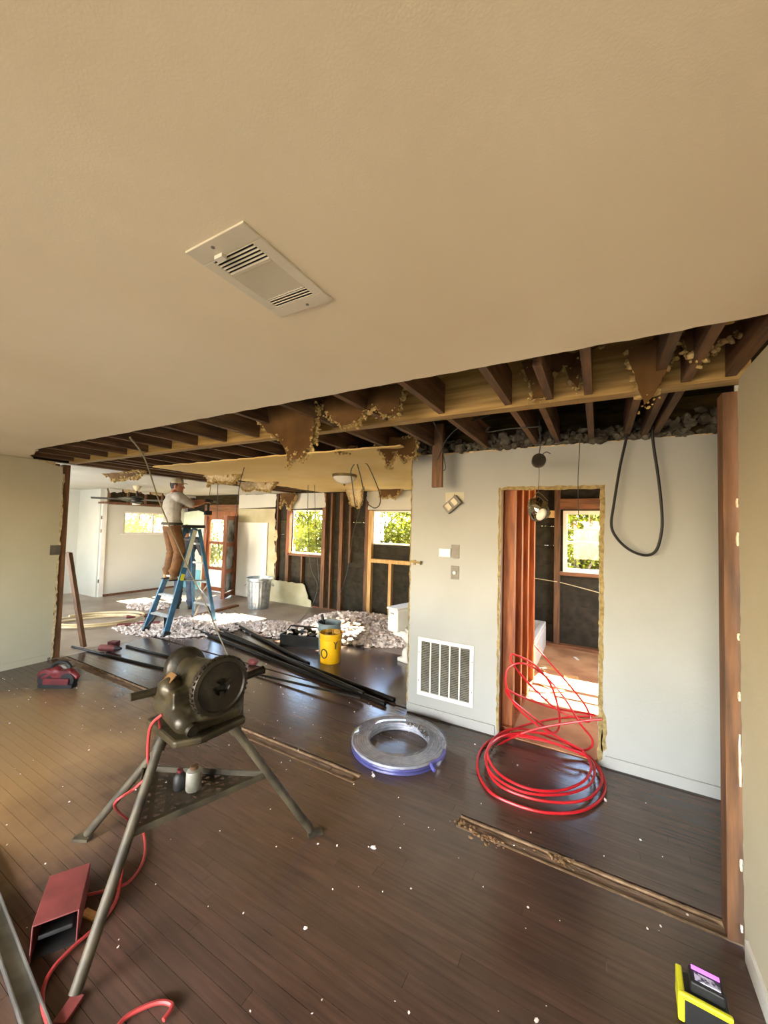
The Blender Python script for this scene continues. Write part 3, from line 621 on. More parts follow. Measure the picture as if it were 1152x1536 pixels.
for i, (x, y, Y, w, h, lb) in enumerate(((432, 745, 5.6, 26, 24, 'torn pale scrap hanging over the left kitchen window'), (533, 738, 5.6, 24, 32, 'torn yellow scrap hanging between the kitchen windows'), (585, 738, 5.6, 34, 20, 'ragged scrap hanging over the right kitchen window'),
                                     (330, 716, 4.2, 50, 12, 'shredded scrap hanging from the old wall plates'), (185, 712, 3.0, 60, 10, 'shredded scrap hanging near the ceiling fan'), (385, 728, 5.0, 60, 10, 'shredded scrap hanging from the plates over the metal bin'))):
    Y = min(P(x, y-5, Z=H+.012).y, 6.3); yt = y-5; rq = random.Random(50+i)
    batt(lb, [(x-w/2, yt), (x+w/2, yt)]+[(x+w*(.5-k/7)+rq.uniform(-2, 2), y+h*rq.uniform(.1, .85)) for k in range(1, 7)], Y, th=.04, seed=20+i, edge=1, lr=.03, facing=GYP if i % 2 else KRAFT)
# grey blown wool lying in the bays above the partition
b = B(); rg = random.Random(5)
for k in range(420):
    x = rg.uniform(-1.5, .95); b.lump((x, YB+.02+rg.uniform(-.04, .07), H+.01+rg.random()**2*.16*(.4+.6*abs(math.sin(x*3)))), rg.uniform(.015, .045), rg, 1)
o = obj('blown_insulation', b, GREYF); tag(o, 'grey blown insulation lying along the top of the white partition', 'insulation'); o['kind'] = 'stuff'

# ------------------------------------------------------------------ ceiling register
v = thing('ceiling_vent', 'painted metal air register with three louver banks on the near ceiling', 'vent', (-.835, .76, H))
x0, x1, y0, y1 = -.945, -.725, .585, .93; z = H
obj('frame', B().box((x0, y0, z-.006), (x1, y0+.055, z)).box((x0, y1-.05, z-.006), (x1, y1, z)).box((x0, y0+.055, z-.006), (x0+.035, y1-.05, z)).box((x1-.035, y0+.055, z-.006), (x1, y1-.05, z)).box((x0+.035, .70, z-.006), (x1-.035, .712, z)).box((x0+.035, .835, z-.006), (x1-.035, .84, z)), REGM, v, bevel=.002)
obj('duct_shade_sheet', B().box((x0+.03, y0+.05, z-.0012), (x1-.03, y1-.045, z-.0004)), SHADEH, v)  # no hole here: flat dark sheet paints the shade of the duct
for k in range(6):
    y = .642+k*.0115; obj('louver', B().obox(((x0+x1)/2, y, z-.004), (1, 0, 0), (0, 1, -1.4), (0, 1.4, 1), .075, .0022, .0008), REGM, v)
for k in range(13):
    x = x0+.037+k*.0122; obj('louver', B().obox((x, .7735, z-.004), (1, 0, .55), (0, 1, 0), (-.55, 0, 1), .0052, .061, .0008), REGM, v)
for k in range(4):
    y = .846+k*.011; obj('louver', B().obox(((x0+x1)/2, y, z-.004), (1, 0, 0), (0, 1, .5), (0, -.5, 1), .075, .0048, .0008), REGM, v)
obj('lever', B().box((-.885, .628, z-.016), (-.855, .643, z-.006)), WHITEP, v)
for x, y in ((-.86, .605), (-.81, .91)): obj('screw', B().cyl((x, y, z-.008), (x, y, z-.006), .005, n=10), GREYM, v)

# ------------------------------------------------------------------ fittings on the partition
g = thing('return_grille', 'white metal return air grille low on the white partition', 'vent', (-1.21, YB, .18))
gx0, gx1, gz0, gz1 = -1.475, -.945, .185, .715; y = YB
obj('frame', B().box((gx0, y-.012, gz0), (gx1, y-.001, gz0+.035)).box((gx0, y-.012, gz1-.035), (gx1, y-.001, gz1)).box((gx0, y-.012, gz0+.035), (gx0+.035, y-.001, gz1-.035)).box((gx1-.035, y-.012, gz0+.035), (gx1, y-.001, gz1-.035)), WHITEP, g, bevel=.002)
obj('backing', B().box((gx0+.03, y-.003, gz0+.03), (gx1-.03, y-.001, gz1-.03)), SHADEH, g)  # dark sheet on the wall surface paints the shade behind the louvers
iw = (gx1-gx0-.07)/5
for k in range(1, 5): obj('bar', B().box((gx0+.035+iw*k-.006, y-.011, gz0+.035), (gx0+.035+iw*k+.006, y-.003, gz1-.035)), WHITEP, g)
GRL = mat('grille_louver', '8F8C81', '79766C', .5, .0)
for k in range(30): obj('louver', B().obox(((gx0+gx1)/2, y-.006, gz0+.043+k*.0152), (1, 0, 0), (0, 1, .8), (0, -.8, 1), (gx1-gx0)/2-.036, .0052, .0006), GRL, g)
for x in (gx0+.012, gx1-.012):
    for zz in (gz0+.13, gz1-.14): obj('screw', B().cyl((x, y-.0145, zz), (x, y-.0119, zz), .006, n=10), GREYM, g)
def plate(name, label, cat, cx, cz, w, h, m, d=.008):
    t = thing(name, label, cat, (cx, YB, cz-h/2)); obj('plate', B().box((cx-w/2, YB-d, cz-h/2), (cx+w/2, YB-.0005, cz+h/2)), m, t, bevel=.002); return t
GP = mat('brown_grey_plate', '5F584C', '4C463C', .45)
t = plate('thermostat', 'white thermostat box beside the grey switch plate', 'thermostat', -1.225, 1.515, .11, .075, WHITEP, .025)
obj('display', B().box((-1.255, YB-.0268, 1.5), (-1.2, YB-.025, 1.535)), mat('lcd', 'C9CEC4', 'BCC2B8', .2), t)
t = plate('switch_plate', 'grey rocker switch plate right of the thermostat', 'switch', -1.13, 1.53, .075, .12, GP)
obj('rocker', B().box((-1.145, YB-.012, 1.5), (-1.115, YB-.008, 1.56)), GP, t)
t = plate('dimmer_plate', 'grey dimmer plate with a white round knob below the rocker switch', 'switch', -1.13, 1.34, .075, .12, GP)
obj('knob', B().lathe([(0, .022), (.014, .022), (.017, .008), (.019, 0)], (-1.13, YB-.008, 1.34), (0, -1, 0), 20), WHITEP, t, smooth=True)
for tt in ((-1.13, 1.39), (-1.13, 1.29)): obj('screw', B().cyl((tt[0], YB-.0105, tt[1]), (tt[0], YB-.008, tt[1]), .003, n=8), GREYM, t)
t = thing('door_chime', 'grey doorbell chime box hanging crooked from its wire on the partition', 'chime', (-1.15, YB, 1.88))
rot = Matrix.Rotation(-.7, 3, 'Y'); c = Vector((-1.155, YB-.035, 1.955)); ax, az = rot @ Vector((1, 0, 0)), rot @ Vector((0, 0, 1))
obj('case', B().obox(c, ax, (0, 1, 0), az, .08, .022, .045), GP, t, bevel=.004)
for s in (-1, 1): obj('chime_bar', B().obox(c+ax*.035*s+Vector((0, -.026, 0)), ax, (0, 1, 0), az, .022, .005, .03), mat('chime_inner', '8C8674', '6E6858', .4, .4), t)
obj('unpainted_patch', B().box((-1.235, YB-.0012, 1.98), (-1.06, YB-.0004, 2.07)), mat('patch_paint', 'B9B49F', 'AFAA94', .8), t)
obj('wire', B().tube(spline([(-1.15, YB-.001, 2.05), (-1.15, YB-.015, 2.03), c+Vector((0, .0, .03))]), .002, 6), GREYC, t)
t = thing('wall_bracket', 'small brass bracket screwed to the ragged left edge of the partition', 'bracket', (-1.52, YB, 1.4))
obj('arm', B().bar((-1.575, YB-.012, 1.415), (-1.47, YB-.012, 1.405), .014, .02), BRASS, t); obj('hook', B().tube(spline([(-1.47, YB-.015, 1.41), (-1.455, YB-.03, 1.42), (-1.46, YB-.03, 1.39)]), .006, 6), BRASS, t); obj('base', B().box((-1.545, YB-.01, 1.385), (-1.52, YB-.0005, 1.43)), BRASS, t)
t = thing('switch_plate', 'grey switch plate alone on the cream left wall', 'switch', (XL, 2.0, 1.2)); q = P(83, 825, X=XL)
obj('plate', B().box((XL+.0005, q.y-.055, q.z-.06), (XL+.008, q.y+.055, q.z+.06)), GP, t, bevel=.002); obj('rocker', B().box((XL+.008, q.y-.015, q.z-.03), (XL+.012, q.y+.015, q.z+.03)), GP, t)

# ------------------------------------------------------------------ wires and hanging lights
def wire(name, label, pts, r, m, cat='wire', group=None, n=8):
    return tag(obj(name, B().tube(spline(pts, n), r, 7), m, smooth=True), label, cat, group)
Yh = 3.25
lp = [P(x, y, Y=Yh) for x, y in ((941, 640), (940, 655), (930, 700), (921, 755), (917, 788), (926, 808), (945, 825), (968, 833), (984, 826), (992, 800), (993, 770), (988, 720), (980, 665), (979, 640))]
wire('cable_loop', 'thick black cable hanging in a long loop before the white partition', lp, .0095, BLACKR, 'cable')
c0 = P(808, 691, Y=2.9); t = thing('ceiling_box', 'round metal junction box dangling on a wire above the doorway', 'junction box', c0)
obj('box', B().lathe([(0, .03), (.045, .03), (.048, .02), (.048, -.02), (.04, -.024), (0, -.024)], c0, (.2, -1, .1), 20), OILM, t, smooth=True)
obj('wire', B().tube(spline([c0+Vector((0, 0, .04)), c0+Vector((.01, 0, .12)), c0+Vector((-.005, .03, .3))]), .004, 6), GREYC, t)
obj('wire', B().tube(spline([c0+Vector((.02, -.02, .03)), c0+Vector((.05, -.02, .055)), c0+Vector((.08, -.02, .04))]), .003, 6), BLACKR, t)
c1 = P(808, 766, Y=2.9); t = thing('pendant_light', 'clear glass light with a white bulb hanging in the doorway', 'light', c1)
rt = Vector((-.35, -.25, 1)).normalized()
obj('glass_shade', B().lathe([(.025, .1), (.04, .09), (.06, .05), (.072, 0), (.07, -.04), (.05, -.065), (.048, -.063), (.067, -.04), (.069, 0), (.057, .05), (.037, .088)], c1, rt, 20), glass_mat('smoked_glass', (.80, .78, .62), .7), t, smooth=True)
obj('bulb', B().ell(c1+Vector((.028, -.075, -.03)), (.03, .03, .045), 14, 10, Matrix.Rotation(.5, 3, 'Y')), WHITEM, t, smooth=True)
obj('socket', B().cyl(c1+Vector((.04, -.06, .02)), c1+Vector((.05, -.045, .055)), .016), BRASS, t)
obj('bail', B().tube(spline([c1+Vector((-.06, 0, .04)), c1+Vector((-.01, 0, .13)), c1+Vector((.06, 0, .07))]), .003, 6), BRASS, t)
obj('wire', B().tube(spline([c1+Vector((-.005, 0, .13)), c0+Vector((.004, 0, -.1)), c0+Vector((0, 0, -.03))]), .0022, 6), GREYC, t)
wire('hanging_wire', 'thin wire hanging straight down past the doorway head', [P(870, 640, Y=3.0), P(869, 680, Y=3.0), P(867, 720, Y=3.0), P(868, 776, Y=3.0)], .0028, GREYC)
wire('hanging_wire', 'slack wire strung between the joists above the partition', [P(735, 640, Y=2.9), P(730, 648, Y=2.9), P(765, 643, Y=2.8), P(808, 640, Y=2.75)], .004, GREYC)
wire('hanging_wire', 'wire looping up from the hanging stud stub', [P(656, 690, Y=3.06), P(668, 662, Y=3.05), P(690, 640, Y=2.95), P(735, 622, Y=2.7)], .004, GREYC)
wire('hanging_wire', 'short wire loop beside the hanging stud stub', [P(650, 632, Y=2.6), P(658, 650, Y=2.9), P(662, 668, Y=3.05), P(668, 700, Y=3.1), P(665, 706, Y=3.1)], .004, GREYC)
for lb, pts in (('crossed wire dangling from the yellow kitchen ceiling', ((530, 676), (538, 688), (527, 704), (528, 722), (533, 760))), ('wire crossing another one below the yellow kitchen ceiling', ((546, 674), (535, 690), (541, 715), (545, 735))),
                ('long wire looping down over the right kitchen window', ((548, 674), (553, 700), (568, 735), (570, 755), (562, 762), (550, 755)))):
    pp = [P(x, y, Y=3.6) for x, y in pts]; wire('hanging_wire', lb, [Vector((pp[0].x, pp[0].y, H+.004))]+pp[1:], .006, GREYC)
for lb, Yw, pts in (('wire hanging before the left kitchen window down to the tray', 5.2, ((462, 735), (462, 790), (466, 850), (476, 880), (464, 915), (440, 940))), ('straight wire hanging before the left kitchen window', 5.2, ((472, 735), (474, 800), (478, 870))),
                    ('wire hanging between the open studs', 5.6, ((545, 745), (530, 800), (520, 860), (505, 905))), ('tangle wire hanging by the ladder', 4.6, ((318, 715), (312, 760), (308, 800))), ('thin wire hanging before the glazed door', 4.6, ((327, 712), (326, 790), (330, 838))),
                    ('dark wire dropping from the ceiling strip to the metal bin', 3.3, ((370, 690), (360, 725), (354, 770), (352, 800)))):
    pp = [P(x, y, Y=Yw) for x, y in pts]; wire('hanging_wire', lb, [Vector((pp[0].x, pp[0].y, H+.02))]+pp, .005, GREYC)
e0, e1 = P(195, 656, Z=H), P(348, 992, X=-3.6)
wire('pull_cord', 'long cable hanging from the ceiling strip across to the floor past the ladder', [e0, P(218, 690, Y=2.35), P(240, 755, Y=2.6), P(272, 830, Y=2.9), P(310, 910, Y=3.1), P(340, 980, Y=3.2), P(347, 993, Z=.01)], .008, mat('tan_cable', '8F8467', '6F6650', .6), 'cable')
c = P(517, 712, Z=H); t = thing('ceiling_light', 'frosted ceiling light on the yellow kitchen ceiling', 'light', (c.x, c.y, H-.13))
c = Vector((c.x, c.y, H)); obj('base', B().lathe([(0, 0), (.17, 0), (.17, -.03), (.15, -.035), (0, -.035)], c), BRASS, t, smooth=True); obj('bowl', B().lathe([(.155, -.035), (.15, -.06), (.11, -.1), (.05, -.125), (0, -.13)], c), WHITEM, t, smooth=True); obj('finial', B().lathe([(0, -.128), (.015, -.13), (.01, -.15), (0, -.155)], c), BRASS, t)
# ceiling fan in the back room
c = P(205, 745, Y=4.3); c = Vector((c.x, c.y, 2.16)); t = thing('ceiling_fan', 'dark ceiling fan hanging below the white ceiling of the back room', 'fan', c)
obj('rod', B().cyl(c+Vector((0, 0, .05)), Vector((c.x, c.y, H)), .015), OILM, t); obj('canopy', B().lathe([(.02, -.1), (.06, -.05), (.08, 0), (0, 0)], (c.x, c.y, H)), CREAM, t, smooth=True)
obj('motor', B().lathe([(0, .07), (.07, .07), (.13, .04), (.14, 0), (.12, -.05), (.05, -.08), (0, -.08)], c), OILM, t, smooth=True); obj('light_plate', B().lathe([(0, -.1), (.07, -.1), (.07, -.08), (0, -.08)], c), WHITEM, t)
for k in range(5):
    a = .45+k*2*PI/5; d = Vector((math.cos(a), math.sin(a), 0)); w = Vector((-d.y, d.x, .18)); bl = obj('blade', B().obox(c+d*.44, d, w, d.cross(w), .3, .065, .004), OILM, t); obj('blade_iron', B().bar(c+d*.1, c+d*.2, .03, .008), OILM, bl)

# ------------------------------------------------------------------ pipe threading machine on its tripod
fc = P(331, 1029, X=-1.60); A = Vector((.984, -.169, 0)).normalized(); SD = Vector((-A.y, A.x, 0)); UP = Vector((0, 0, 1))  # axis, side (away), up
feet = [P(112, 1500, Z=.012), P(466, 1250, Z=.012), P(131, 1256, Z=.012)]
mc = fc-A*.17; apex = Vector((mc.x, mc.y, fc.z-.2))
t = thing('pipe_threader', 'oily olive pipe threading machine on a steel tripod with a tool tray', 'machine', (apex.x, apex.y, 0))
body = B()
body.cap2(fc-A*.33, .066, fc-A*.17, .09, 18); body.cyl(fc-A*.36, fc-A*.04, .066, .102, 20)
c = fc-A*.14-UP*.13
body.obox(c, A, SD, UP, .13, .14, .06)
body.obox(fc-A*.19-SD*.13-UP*.08, A, SD, UP, .1, .05, .075)
body.cap2(fc-A*.26-SD*.14-UP*.1, .06, fc-A*.04-SD*.15-UP*.13, .05, 14)
body.cap2(fc-A*.30-SD*.1-UP*.05, .055, fc-A*.2-SD*.15-UP*.02, .055, 14)
body.obox(fc-A*.1+SD*.1-UP*.1, A, SD, UP, .06, .06, .06)
body.cap2(fc-A*.02-UP*.12-SD*.08, .03, fc-A*.02-UP*.15+SD*.09, .035, 12)
remesh(body, 'gear_housing', OILB, .009, t, 3)
d = fc
ch = obj('front_chuck', B().lathe([(.026, -.03), (.10, -.05), (.132, -.035), (.14, -.02), (.14, .0), (.135, .012), (.118, .016), (.112, .008), (.09, .008), (.07, .016), (.04, .014), (.034, 0), (.03, -.03)], d, A, 40), OILM, t, smooth=True)
for k in range(36):
    a = k*2*PI/36; r_ = SD*math.cos(a)+UP*math.sin(a); obj('tooth', B().obox(d-A*.004+r_*.139, r_, A, r_.cross(A), .005, .012, .006), OILM, ch)
for k in range(3):
    a = .5+k*2*PI/3; r_ = SD*math.cos(a)+UP*math.sin(a); obj('jaw', B().obox(d+A*.008+r_*.036, r_, A, r_.cross(A), .016, .012, .009), OILM, ch)
rcn = fc-A*.37
obj('rear_chuck', B().lathe([(.03, -.045), (.085, -.045), (.104, -.035), (.106, .0), (.1, .012), (.078, .03), (.06, .04)], rcn, A, 36), OILM, t, smooth=True)
obj('spindle_bore', B().lathe([(.034, -.02), (.034, .004), (0, .004)], d-A*.01, A, 20), SHADEH, t)
ob_ = fc-A*.16-UP*.07
obj('support_bar', B().cyl(ob_+SD*.02+A*.0, ob_+SD*.34+UP*.015, .021, n=14).cyl(ob_+SD*.34+UP*.015, ob_+SD*.345+UP*.015, .024, n=14), OILM, t, smooth=True)
obj('support_bar', B().cyl(ob_-SD*.12-A*.17, ob_-SD*.27-A*.19, .02, n=14), OILB, t, smooth=True)
obj('motor_tube', B().cyl(fc-A*.2-SD*.16-UP*.1, fc+A*.015-SD*.13-UP*.16, .032, .03, 16).cyl(fc+A*.015-SD*.13-UP*.16, fc+A*.02-SD*.13-UP*.16, .02, .02, 12), OILM, t, smooth=True)
obj('name_plate', B().obox(fc-A*.2-SD*.152+UP*.032, A, (SD*1+UP*.9), (UP-SD*.9), .035, .022, .002), mat('worn_label', '7A5A33', '4F3A20', .5, scale=20), t)
b = B(); pts = [(-.2, -.2), (.12, -.2), (.17, -.1), (.15, .14), (.05, .17), (-.16, .15), (-.23, .02)]
b.prism(pts, lambda u, v, w: apex+A*(u+.03)+SD*v+UP*w, -.03, .008); obj('base_casting', b, OILB, t, bevel=.012)
tops = [apex-SD*.16-A*.05-UP*.03, apex+SD*.1+A*.08-UP*.03, apex-A*.17+SD*.02-UP*.03]
legs = []
for f_, tp in zip(feet, tops):
    lg = obj('leg', B().cyl(tp, f_+UP*.02, .021, n=14), LEGM, t, smooth=True); legs.append(lg)
    dd = (f_-tp); dd.z = 0; dd.normalize(); obj('foot', B().obox(Vector((f_.x, f_.y, .008))+dd*.025, dd, (-dd.y, dd.x, 0), UP, .04, .022, .007), REDD if f_ is feet[0] else LEGM, lg)
    obj('socket', B().cyl(tp+(tp-f_).normalized()*.02, tp+(f_-tp).normalized()*.08, .028, n=14), LEGM, lg, smooth=True)
tz = .39; tr = [tp.lerp(f_, (tp.z-tz)/(tp.z-f_.z)) for tp, f_ in zip(tops, feet)]
b = B()
for i in range(3): b.bar(tr[i], tr[(i+1) % 3], .008, .03)
obj('tray_rim', b, LEGM, t)
ctr = (tr[0]+tr[1]+tr[2])/3
TRAYM = mat('perforated_tray', '4C4330', '2C261A', .5, .4, scale=9, bump=.2)
hs = []
b = B(); n = 9; R_ = lambda i, j: tr[0]+(tr[1]-tr[0])*(i/n)+(tr[2]-tr[0])*(j/n)-UP*.012
for i in range(n):          # perforated sheet: each small cell has an open middle
    for j in range(n-i):
        for tri in ([(i, j), (i+1, j), (i, j+1)], [(i+1, j), (i+1, j+1), (i, j+1)]):
            if tri[1][0]+tri[1][1] > n: continue
            a_ = [R_(*q) for q in tri]; cc = (a_[0]+a_[1]+a_[2])/3; inn = [cc+(q-cc)*.42 for q in a_]
            b.add(a_+inn, [(0, 1, 4, 3), (1, 2, 5, 4), (2, 0, 3, 5)])
obj('tray', b, TRAYM, t)
cn = tr[0].lerp(tr[2], .45).lerp(ctr, .55); 
def on_tray(px, py): return P(px, py, Z=tz-.008)
q = on_tray(290, 1183)
o = thing('oil_can', 'dented grey white can with a rusty lid on the tripod tray', 'can', (q.x, q.y, tz-.008)); o0 = Vector((q.x, q.y, tz-.008))
obj('body', B().lathe([(0, 0), (.035, 0), (.037, .004), (.0365, .085), (.034, .092), (.018, .1), (0, .1)], o0, n=24), mat('can_paint', '98958A', '6F6B5C', .45, .3, scale=12, bump=.2), o, smooth=True)
obj('lid', B().lathe([(.019, .1), (.02, .104), (.02, .116), (.012, .12), (0, .12)], o0, n=18), mat('rust', '7A5A3A', '4E3824', .6, .4, scale=20), o, smooth=True)
q = on_tray(270, 1186)
o = thing('oil_bottle', 'small dark bottle with a red cap beside the can on the tray', 'bottle', (q.x, q.y, tz-.008)); o0 = Vector((q.x-.02, q.y+.01, tz-.008))
obj('body', B().lathe([(0, 0), (.028, 0), (.03, .004), (.03, .06), (.02, .075), (.012, .08), (0, .08)], o0, n=20), BLACKR, o, smooth=True); obj('cap', B().lathe([(.014, .08), (.014, .095), (0, .096)], o0, n=16), REDT, o)
# power cord from machine to pedal, and the pedal
cp = [P(243, 1072, X=mc.x-.02)]+[P(x, y, X=xx) for x, y, xx in ((226, 1090, -1.82), (222, 1130, -1.86), (225, 1165, -1.9), (212, 1190, -1.9), (198, 1230, -1.88), (188, 1275, -1.88))]+[P(x, y, Z=.012) for x, y in ((180, 1325), (172, 1355), (150, 1385), (110, 1420), (78, 1455), (64, 1490), (68, 1525), (90, 1560), (150, 1565), (190, 1525), (235, 1504), (258, 1508), (245, 1530))]
cp[-13:-11] = [P(180, 1325, Z=.03), P(172, 1355, Z=.014)]
wire('power_cord', 'red power cord running down the tripod and over the floor past the pedal', cp, .0075, REDC, 'cord')
cp2 = [P(238, 1075, X=mc.x-.04)]+[P(x, y, X=xx) for x, y, xx in ((240, 1110, -1.84), (232, 1150, -1.87), (205, 1180, -1.93), (172, 1206, -2.0))]+[P(x, y, Z=.013) for x, y in ((190, 1228), (212, 1242), (218, 1270), (212, 1298), (190, 1325), (150, 1338), (131, 1342))]
wire('pedal_cord', 'second red cord from the machine round the tripod leg to the pedal', cp2, .0065, REDC, 'cord')
pa, pb, pc, pd = P(52, 1425, Z=.004), P(112, 1418, Z=.004), P(128, 1352, Z=.004), P(75, 1345, Z=.004)
t = thing('foot_pedal', 'dusty red steel foot pedal with an open black mouth on the floor', 'pedal', ((pa+pc)/2))
fwd = ((pa+pb)/2-(pc+pd)/2).normalized(); sd_ = Vector((-fwd.y, fwd.x, 0)); cc = (pa+pb+pc+pd)/4; cc.z = 0
def PB(u, v, z): return cc+fwd*u+sd_*v+UP*z
b = B(); L_, Wd, hf, hb = .15, .075, .125, .11; th = .006
for v0 in (-Wd, Wd):
    v1 = v0-th*(1 if v0 > 0 else -1); b.add([PB(-L_, v0, 0), PB(L_*.95, v0, 0), PB(L_*.8, v0, hf), PB(-L_, v0, hb), PB(-L_, v1, 0), PB(L_*.95, v1, 0), PB(L_*.8, v1, hf), PB(-L_, v1, hb)], [(0,1,2,3),(7,6,5,4),(0,4,5,1),(1,5,6,2),(2,6,7,3),(3,7,4,0)])
b.add([PB(-L_, -Wd, hb), PB(L_*.8, -Wd, hf), PB(L_*.8, Wd, hf), PB(-L_, Wd, hb), PB(-L_, -Wd, hb-th), PB(L_*.8, -Wd, hf-th), PB(L_*.8, Wd, hf-th), PB(-L_, Wd, hb-th)], [(0,1,2,3),(7,6,5,4),(0,4,5,1),(1,5,6,2),(2,6,7,3),(3,7,4,0)])
b.add([PB(-L_, -Wd, 0), PB(-L_, Wd, 0), PB(-L_, Wd, hb), PB(-L_, -Wd, hb), PB(-L_+th, -Wd, 0), PB(-L_+th, Wd, 0), PB(-L_+th, Wd, hb), PB(-L_+th, -Wd, hb)], [(0,1,2,3),(7,6,5,4),(0,4,5,1),(1,5,6,2),(2,6,7,3),(3,7,4,0)])
obj('guard', b, REDD, t, bevel=.003)
obj('treadle', B().obox(PB(.03, 0, .045), fwd+UP*.25, sd_, UP-fwd*.25, .09, .055, .008), BLACKR, t, bevel=.004); obj('base', B().obox(PB(-.01, 0, .006), fwd, sd_, UP, .14, .075, .005), BLACKR, t)
obj('switch_box', B().obox(PB(-.06, 0, .03), fwd, sd_, UP, .04, .05, .02), BLACKR, t)
pA, pB = P(-14, 1350, Z=.02), P(62, 1560, Z=.02)
t = thing('steel_channel', 'grey steel channel lying on the floor before the foot pedal', 'metal bar', ((pA+pB)/2).to_tuple()[:2]+(0,)); dn = (pB-pA).normalized(); nn = Vector((-dn.y, dn.x, 0))
pA -= dn*.4; pB += dn*.4; m_ = (pA+pB)/2; hl = (pB-pA).length/2
obj('web', B().obox((m_.x, m_.y, .004), dn, nn, UP, hl, .03, .003), GREYM, t)
for s in (-1, 1): obj('flange', B().obox((m_+nn*.028*s).to_tuple()[:2]+(.017,), dn, nn, UP, hl, .002, .016), GREYM, t)

# ------------------------------------------------------------------ pipes on the floor
def pipe(label, a, b_, r, z0=None, z1=None, grp='black iron pipes on the floor'):
    a = P(*a, Z=r if z0 is None else z0); b_ = P(*b_, Z=r if z1 is None else z1); d_ = (b_-a).normalized()
    t = thing('iron_pipe', label, 'pipe', ((a+b_)/2).to_tuple()[:2]+(0,), grp)
    obj('tube', B().lathe([(r*.75, 0), (r, 0), (r, (b_-a).length), (r*.75, (b_-a).length), (r*.75, (b_-a).length-.06), (0, (b_-a).length-.06)], a, d_, 14).lathe([(r*.75, 0), (r*.75, .06), (0, .06)], a, d_, 14), BLACKP, t, smooth=True)
    for s, e_ in ((0, a), (1, b_)):
        k = d_*(.0 if s == 0 else -.05); b = B()
        for j in range(5): b.lathe([(r, -.003), (r*1.07, 0), (r, .003)], e_+k+d_*(.005+.01*j), d_, 12)
        obj('thread', b, BLACKP, t)
pipe('thick black pipe at the front of the bundle ending by the partition', (288, 943), (578, 1056), .023)
pipe('thick black pipe in the middle of the bundle', (308, 941), (592, 1050), .023)
pipe('black pipe behind the middle one of the bundle', (325, 942), (545, 1040), .02, .02, .067)
pipe('short thick black pipe lying apart beside the yellow bucket', (352, 936), (463, 996), .023)
pipe('thin long black pipe running under the threading machine to the bundle', (108, 970), (300, 1016), .014)
pipe('thin black pipe laid across to the end of the bundle', (375, 1009), (540, 1047), .013, .013, .062)
pipe('thin black pipe behind the threading machine', (190, 969), (290, 994), .015)

# ------------------------------------------------------------------ coils
def coil_path(c, rx, ry, ang, turns, z0, dz, jit, seed, n=40):
    rg = random.Random(seed); out = []; ca, sa = math.cos(ang), math.sin(ang)
    for i in range(int(turns*n)+1):
        a = 2*PI*i/n; k = i//n; r1 = 1+jit*math.sin(a*1.0+k*1.7+seed)+jit*.6*math.sin(2*a+k*2.9)
        x, y = rx*r1*math.cos(a), ry*r1*math.sin(a); out.append(Vector((c[0]+x*ca-y*sa, c[1]+x*sa+y*ca, z0+dz*i/n+.006*math.sin(a*2+k))))
    return out
cA, cB_, cC, cD = P(527, 1110, Z=.03), P(676, 1116, Z=.03), P(600, 1158, Z=.02), P(590, 1078, Z=.05)
cc = (cA+cB_+cC+cD)/4; Ro = .40*((cA-cB_).length/2+(cC-cD).length/2)/.4/2
t = thing('pipe_coil', 'shrink wrapped coil of pale violet tubing flat on the floor by the partition', 'pipe coil', (cc.x, cc.y, 0))
Ri = Ro*.64
for k in range(7):
    for lay in range(3):
        r_ = Ri+.012+(Ro-Ri-.02)*k/6-(.002 if lay == 1 else 0); obj('tube_turn', B().tube([(cc.x+r_*math.cos(a*PI/24), cc.y+r_*math.sin(a*PI/24), .012+lay*.021) for a in range(48)], .0115, 8, closed=True), PEXBL if (k == 6 and lay < 2) else PEXCL, t, smooth=True)
obj('wrap', B().lathe([(Ri-.004, .004), (Ri-.004, .07), (Ri+.01, .082), (Ro-.012, .082), (Ro+.012, .066), (Ro+.014, .012)], (cc.x, cc.y, 0), n=64), FILM, t, smooth=True)
a0 = -.55; pe = cc+Vector((math.cos(a0)*(Ro+.005), math.sin(a0)*(Ro+.005), .035)); obj('loose_end', B().tube(spline([cc+Vector((math.cos(.1)*Ro, math.sin(.1)*Ro, .03)), cc+Vector((math.cos(-.2)*(Ro+.016), math.sin(-.2)*(Ro+.016), .03)), pe+Vector((.03, .02, 0)), pe+Vector((.07, -.02, -.018))]), .0115, 8), PEXBL, t, smooth=True)
rg = random.Random(4); b = B()
for k in range(14): a = .5+k*.09; b.lump(cc+Vector((math.cos(a)*(Ri-.02), math.sin(a)*(Ri-.02), .05)), rg.uniform(.012, .03), rg, 1)
obj('crumpled_film', b, FILM, t)
# red tubing: flat floor loops before the doorway with spring loops rising inside it
fpts = [P(x, y, Z=.013) for x, y in ((715, 1150), (740, 1190), (790, 1212), (850, 1214), (895, 1200), (908, 1175), (895, 1145), (870, 1120), (820, 1100), (770, 1098), (735, 1112))]
def loop(px, z): return [P(x, y, Z=z_ if isinstance(z_, float) else z) for (x, y), z_ in zip(px, [z]*len(px))]
red = []
red += loop([(888, 1074), (850, 1076), (800, 1084), (760, 1098), (726, 1118), (716, 1150), (732, 1185), (770, 1206), (820, 1219), (870, 1217), (900, 1200), (908, 1178), (898, 1150), (870, 1125)], .014)
red += loop([(830, 1108), (790, 1094), (758, 1096), (735, 1115), (730, 1145), (745, 1175), (790, 1196), (845, 1204), (885, 1196), (903, 1172), (896, 1150), (880, 1132)], .034)
red += loop([(838, 1117), (800, 1108), (760, 1104), (736, 1118), (728, 1138), (742, 1165), (785, 1188), (840, 1192), (880, 1180), (892, 1160), (884, 1138)], .054)
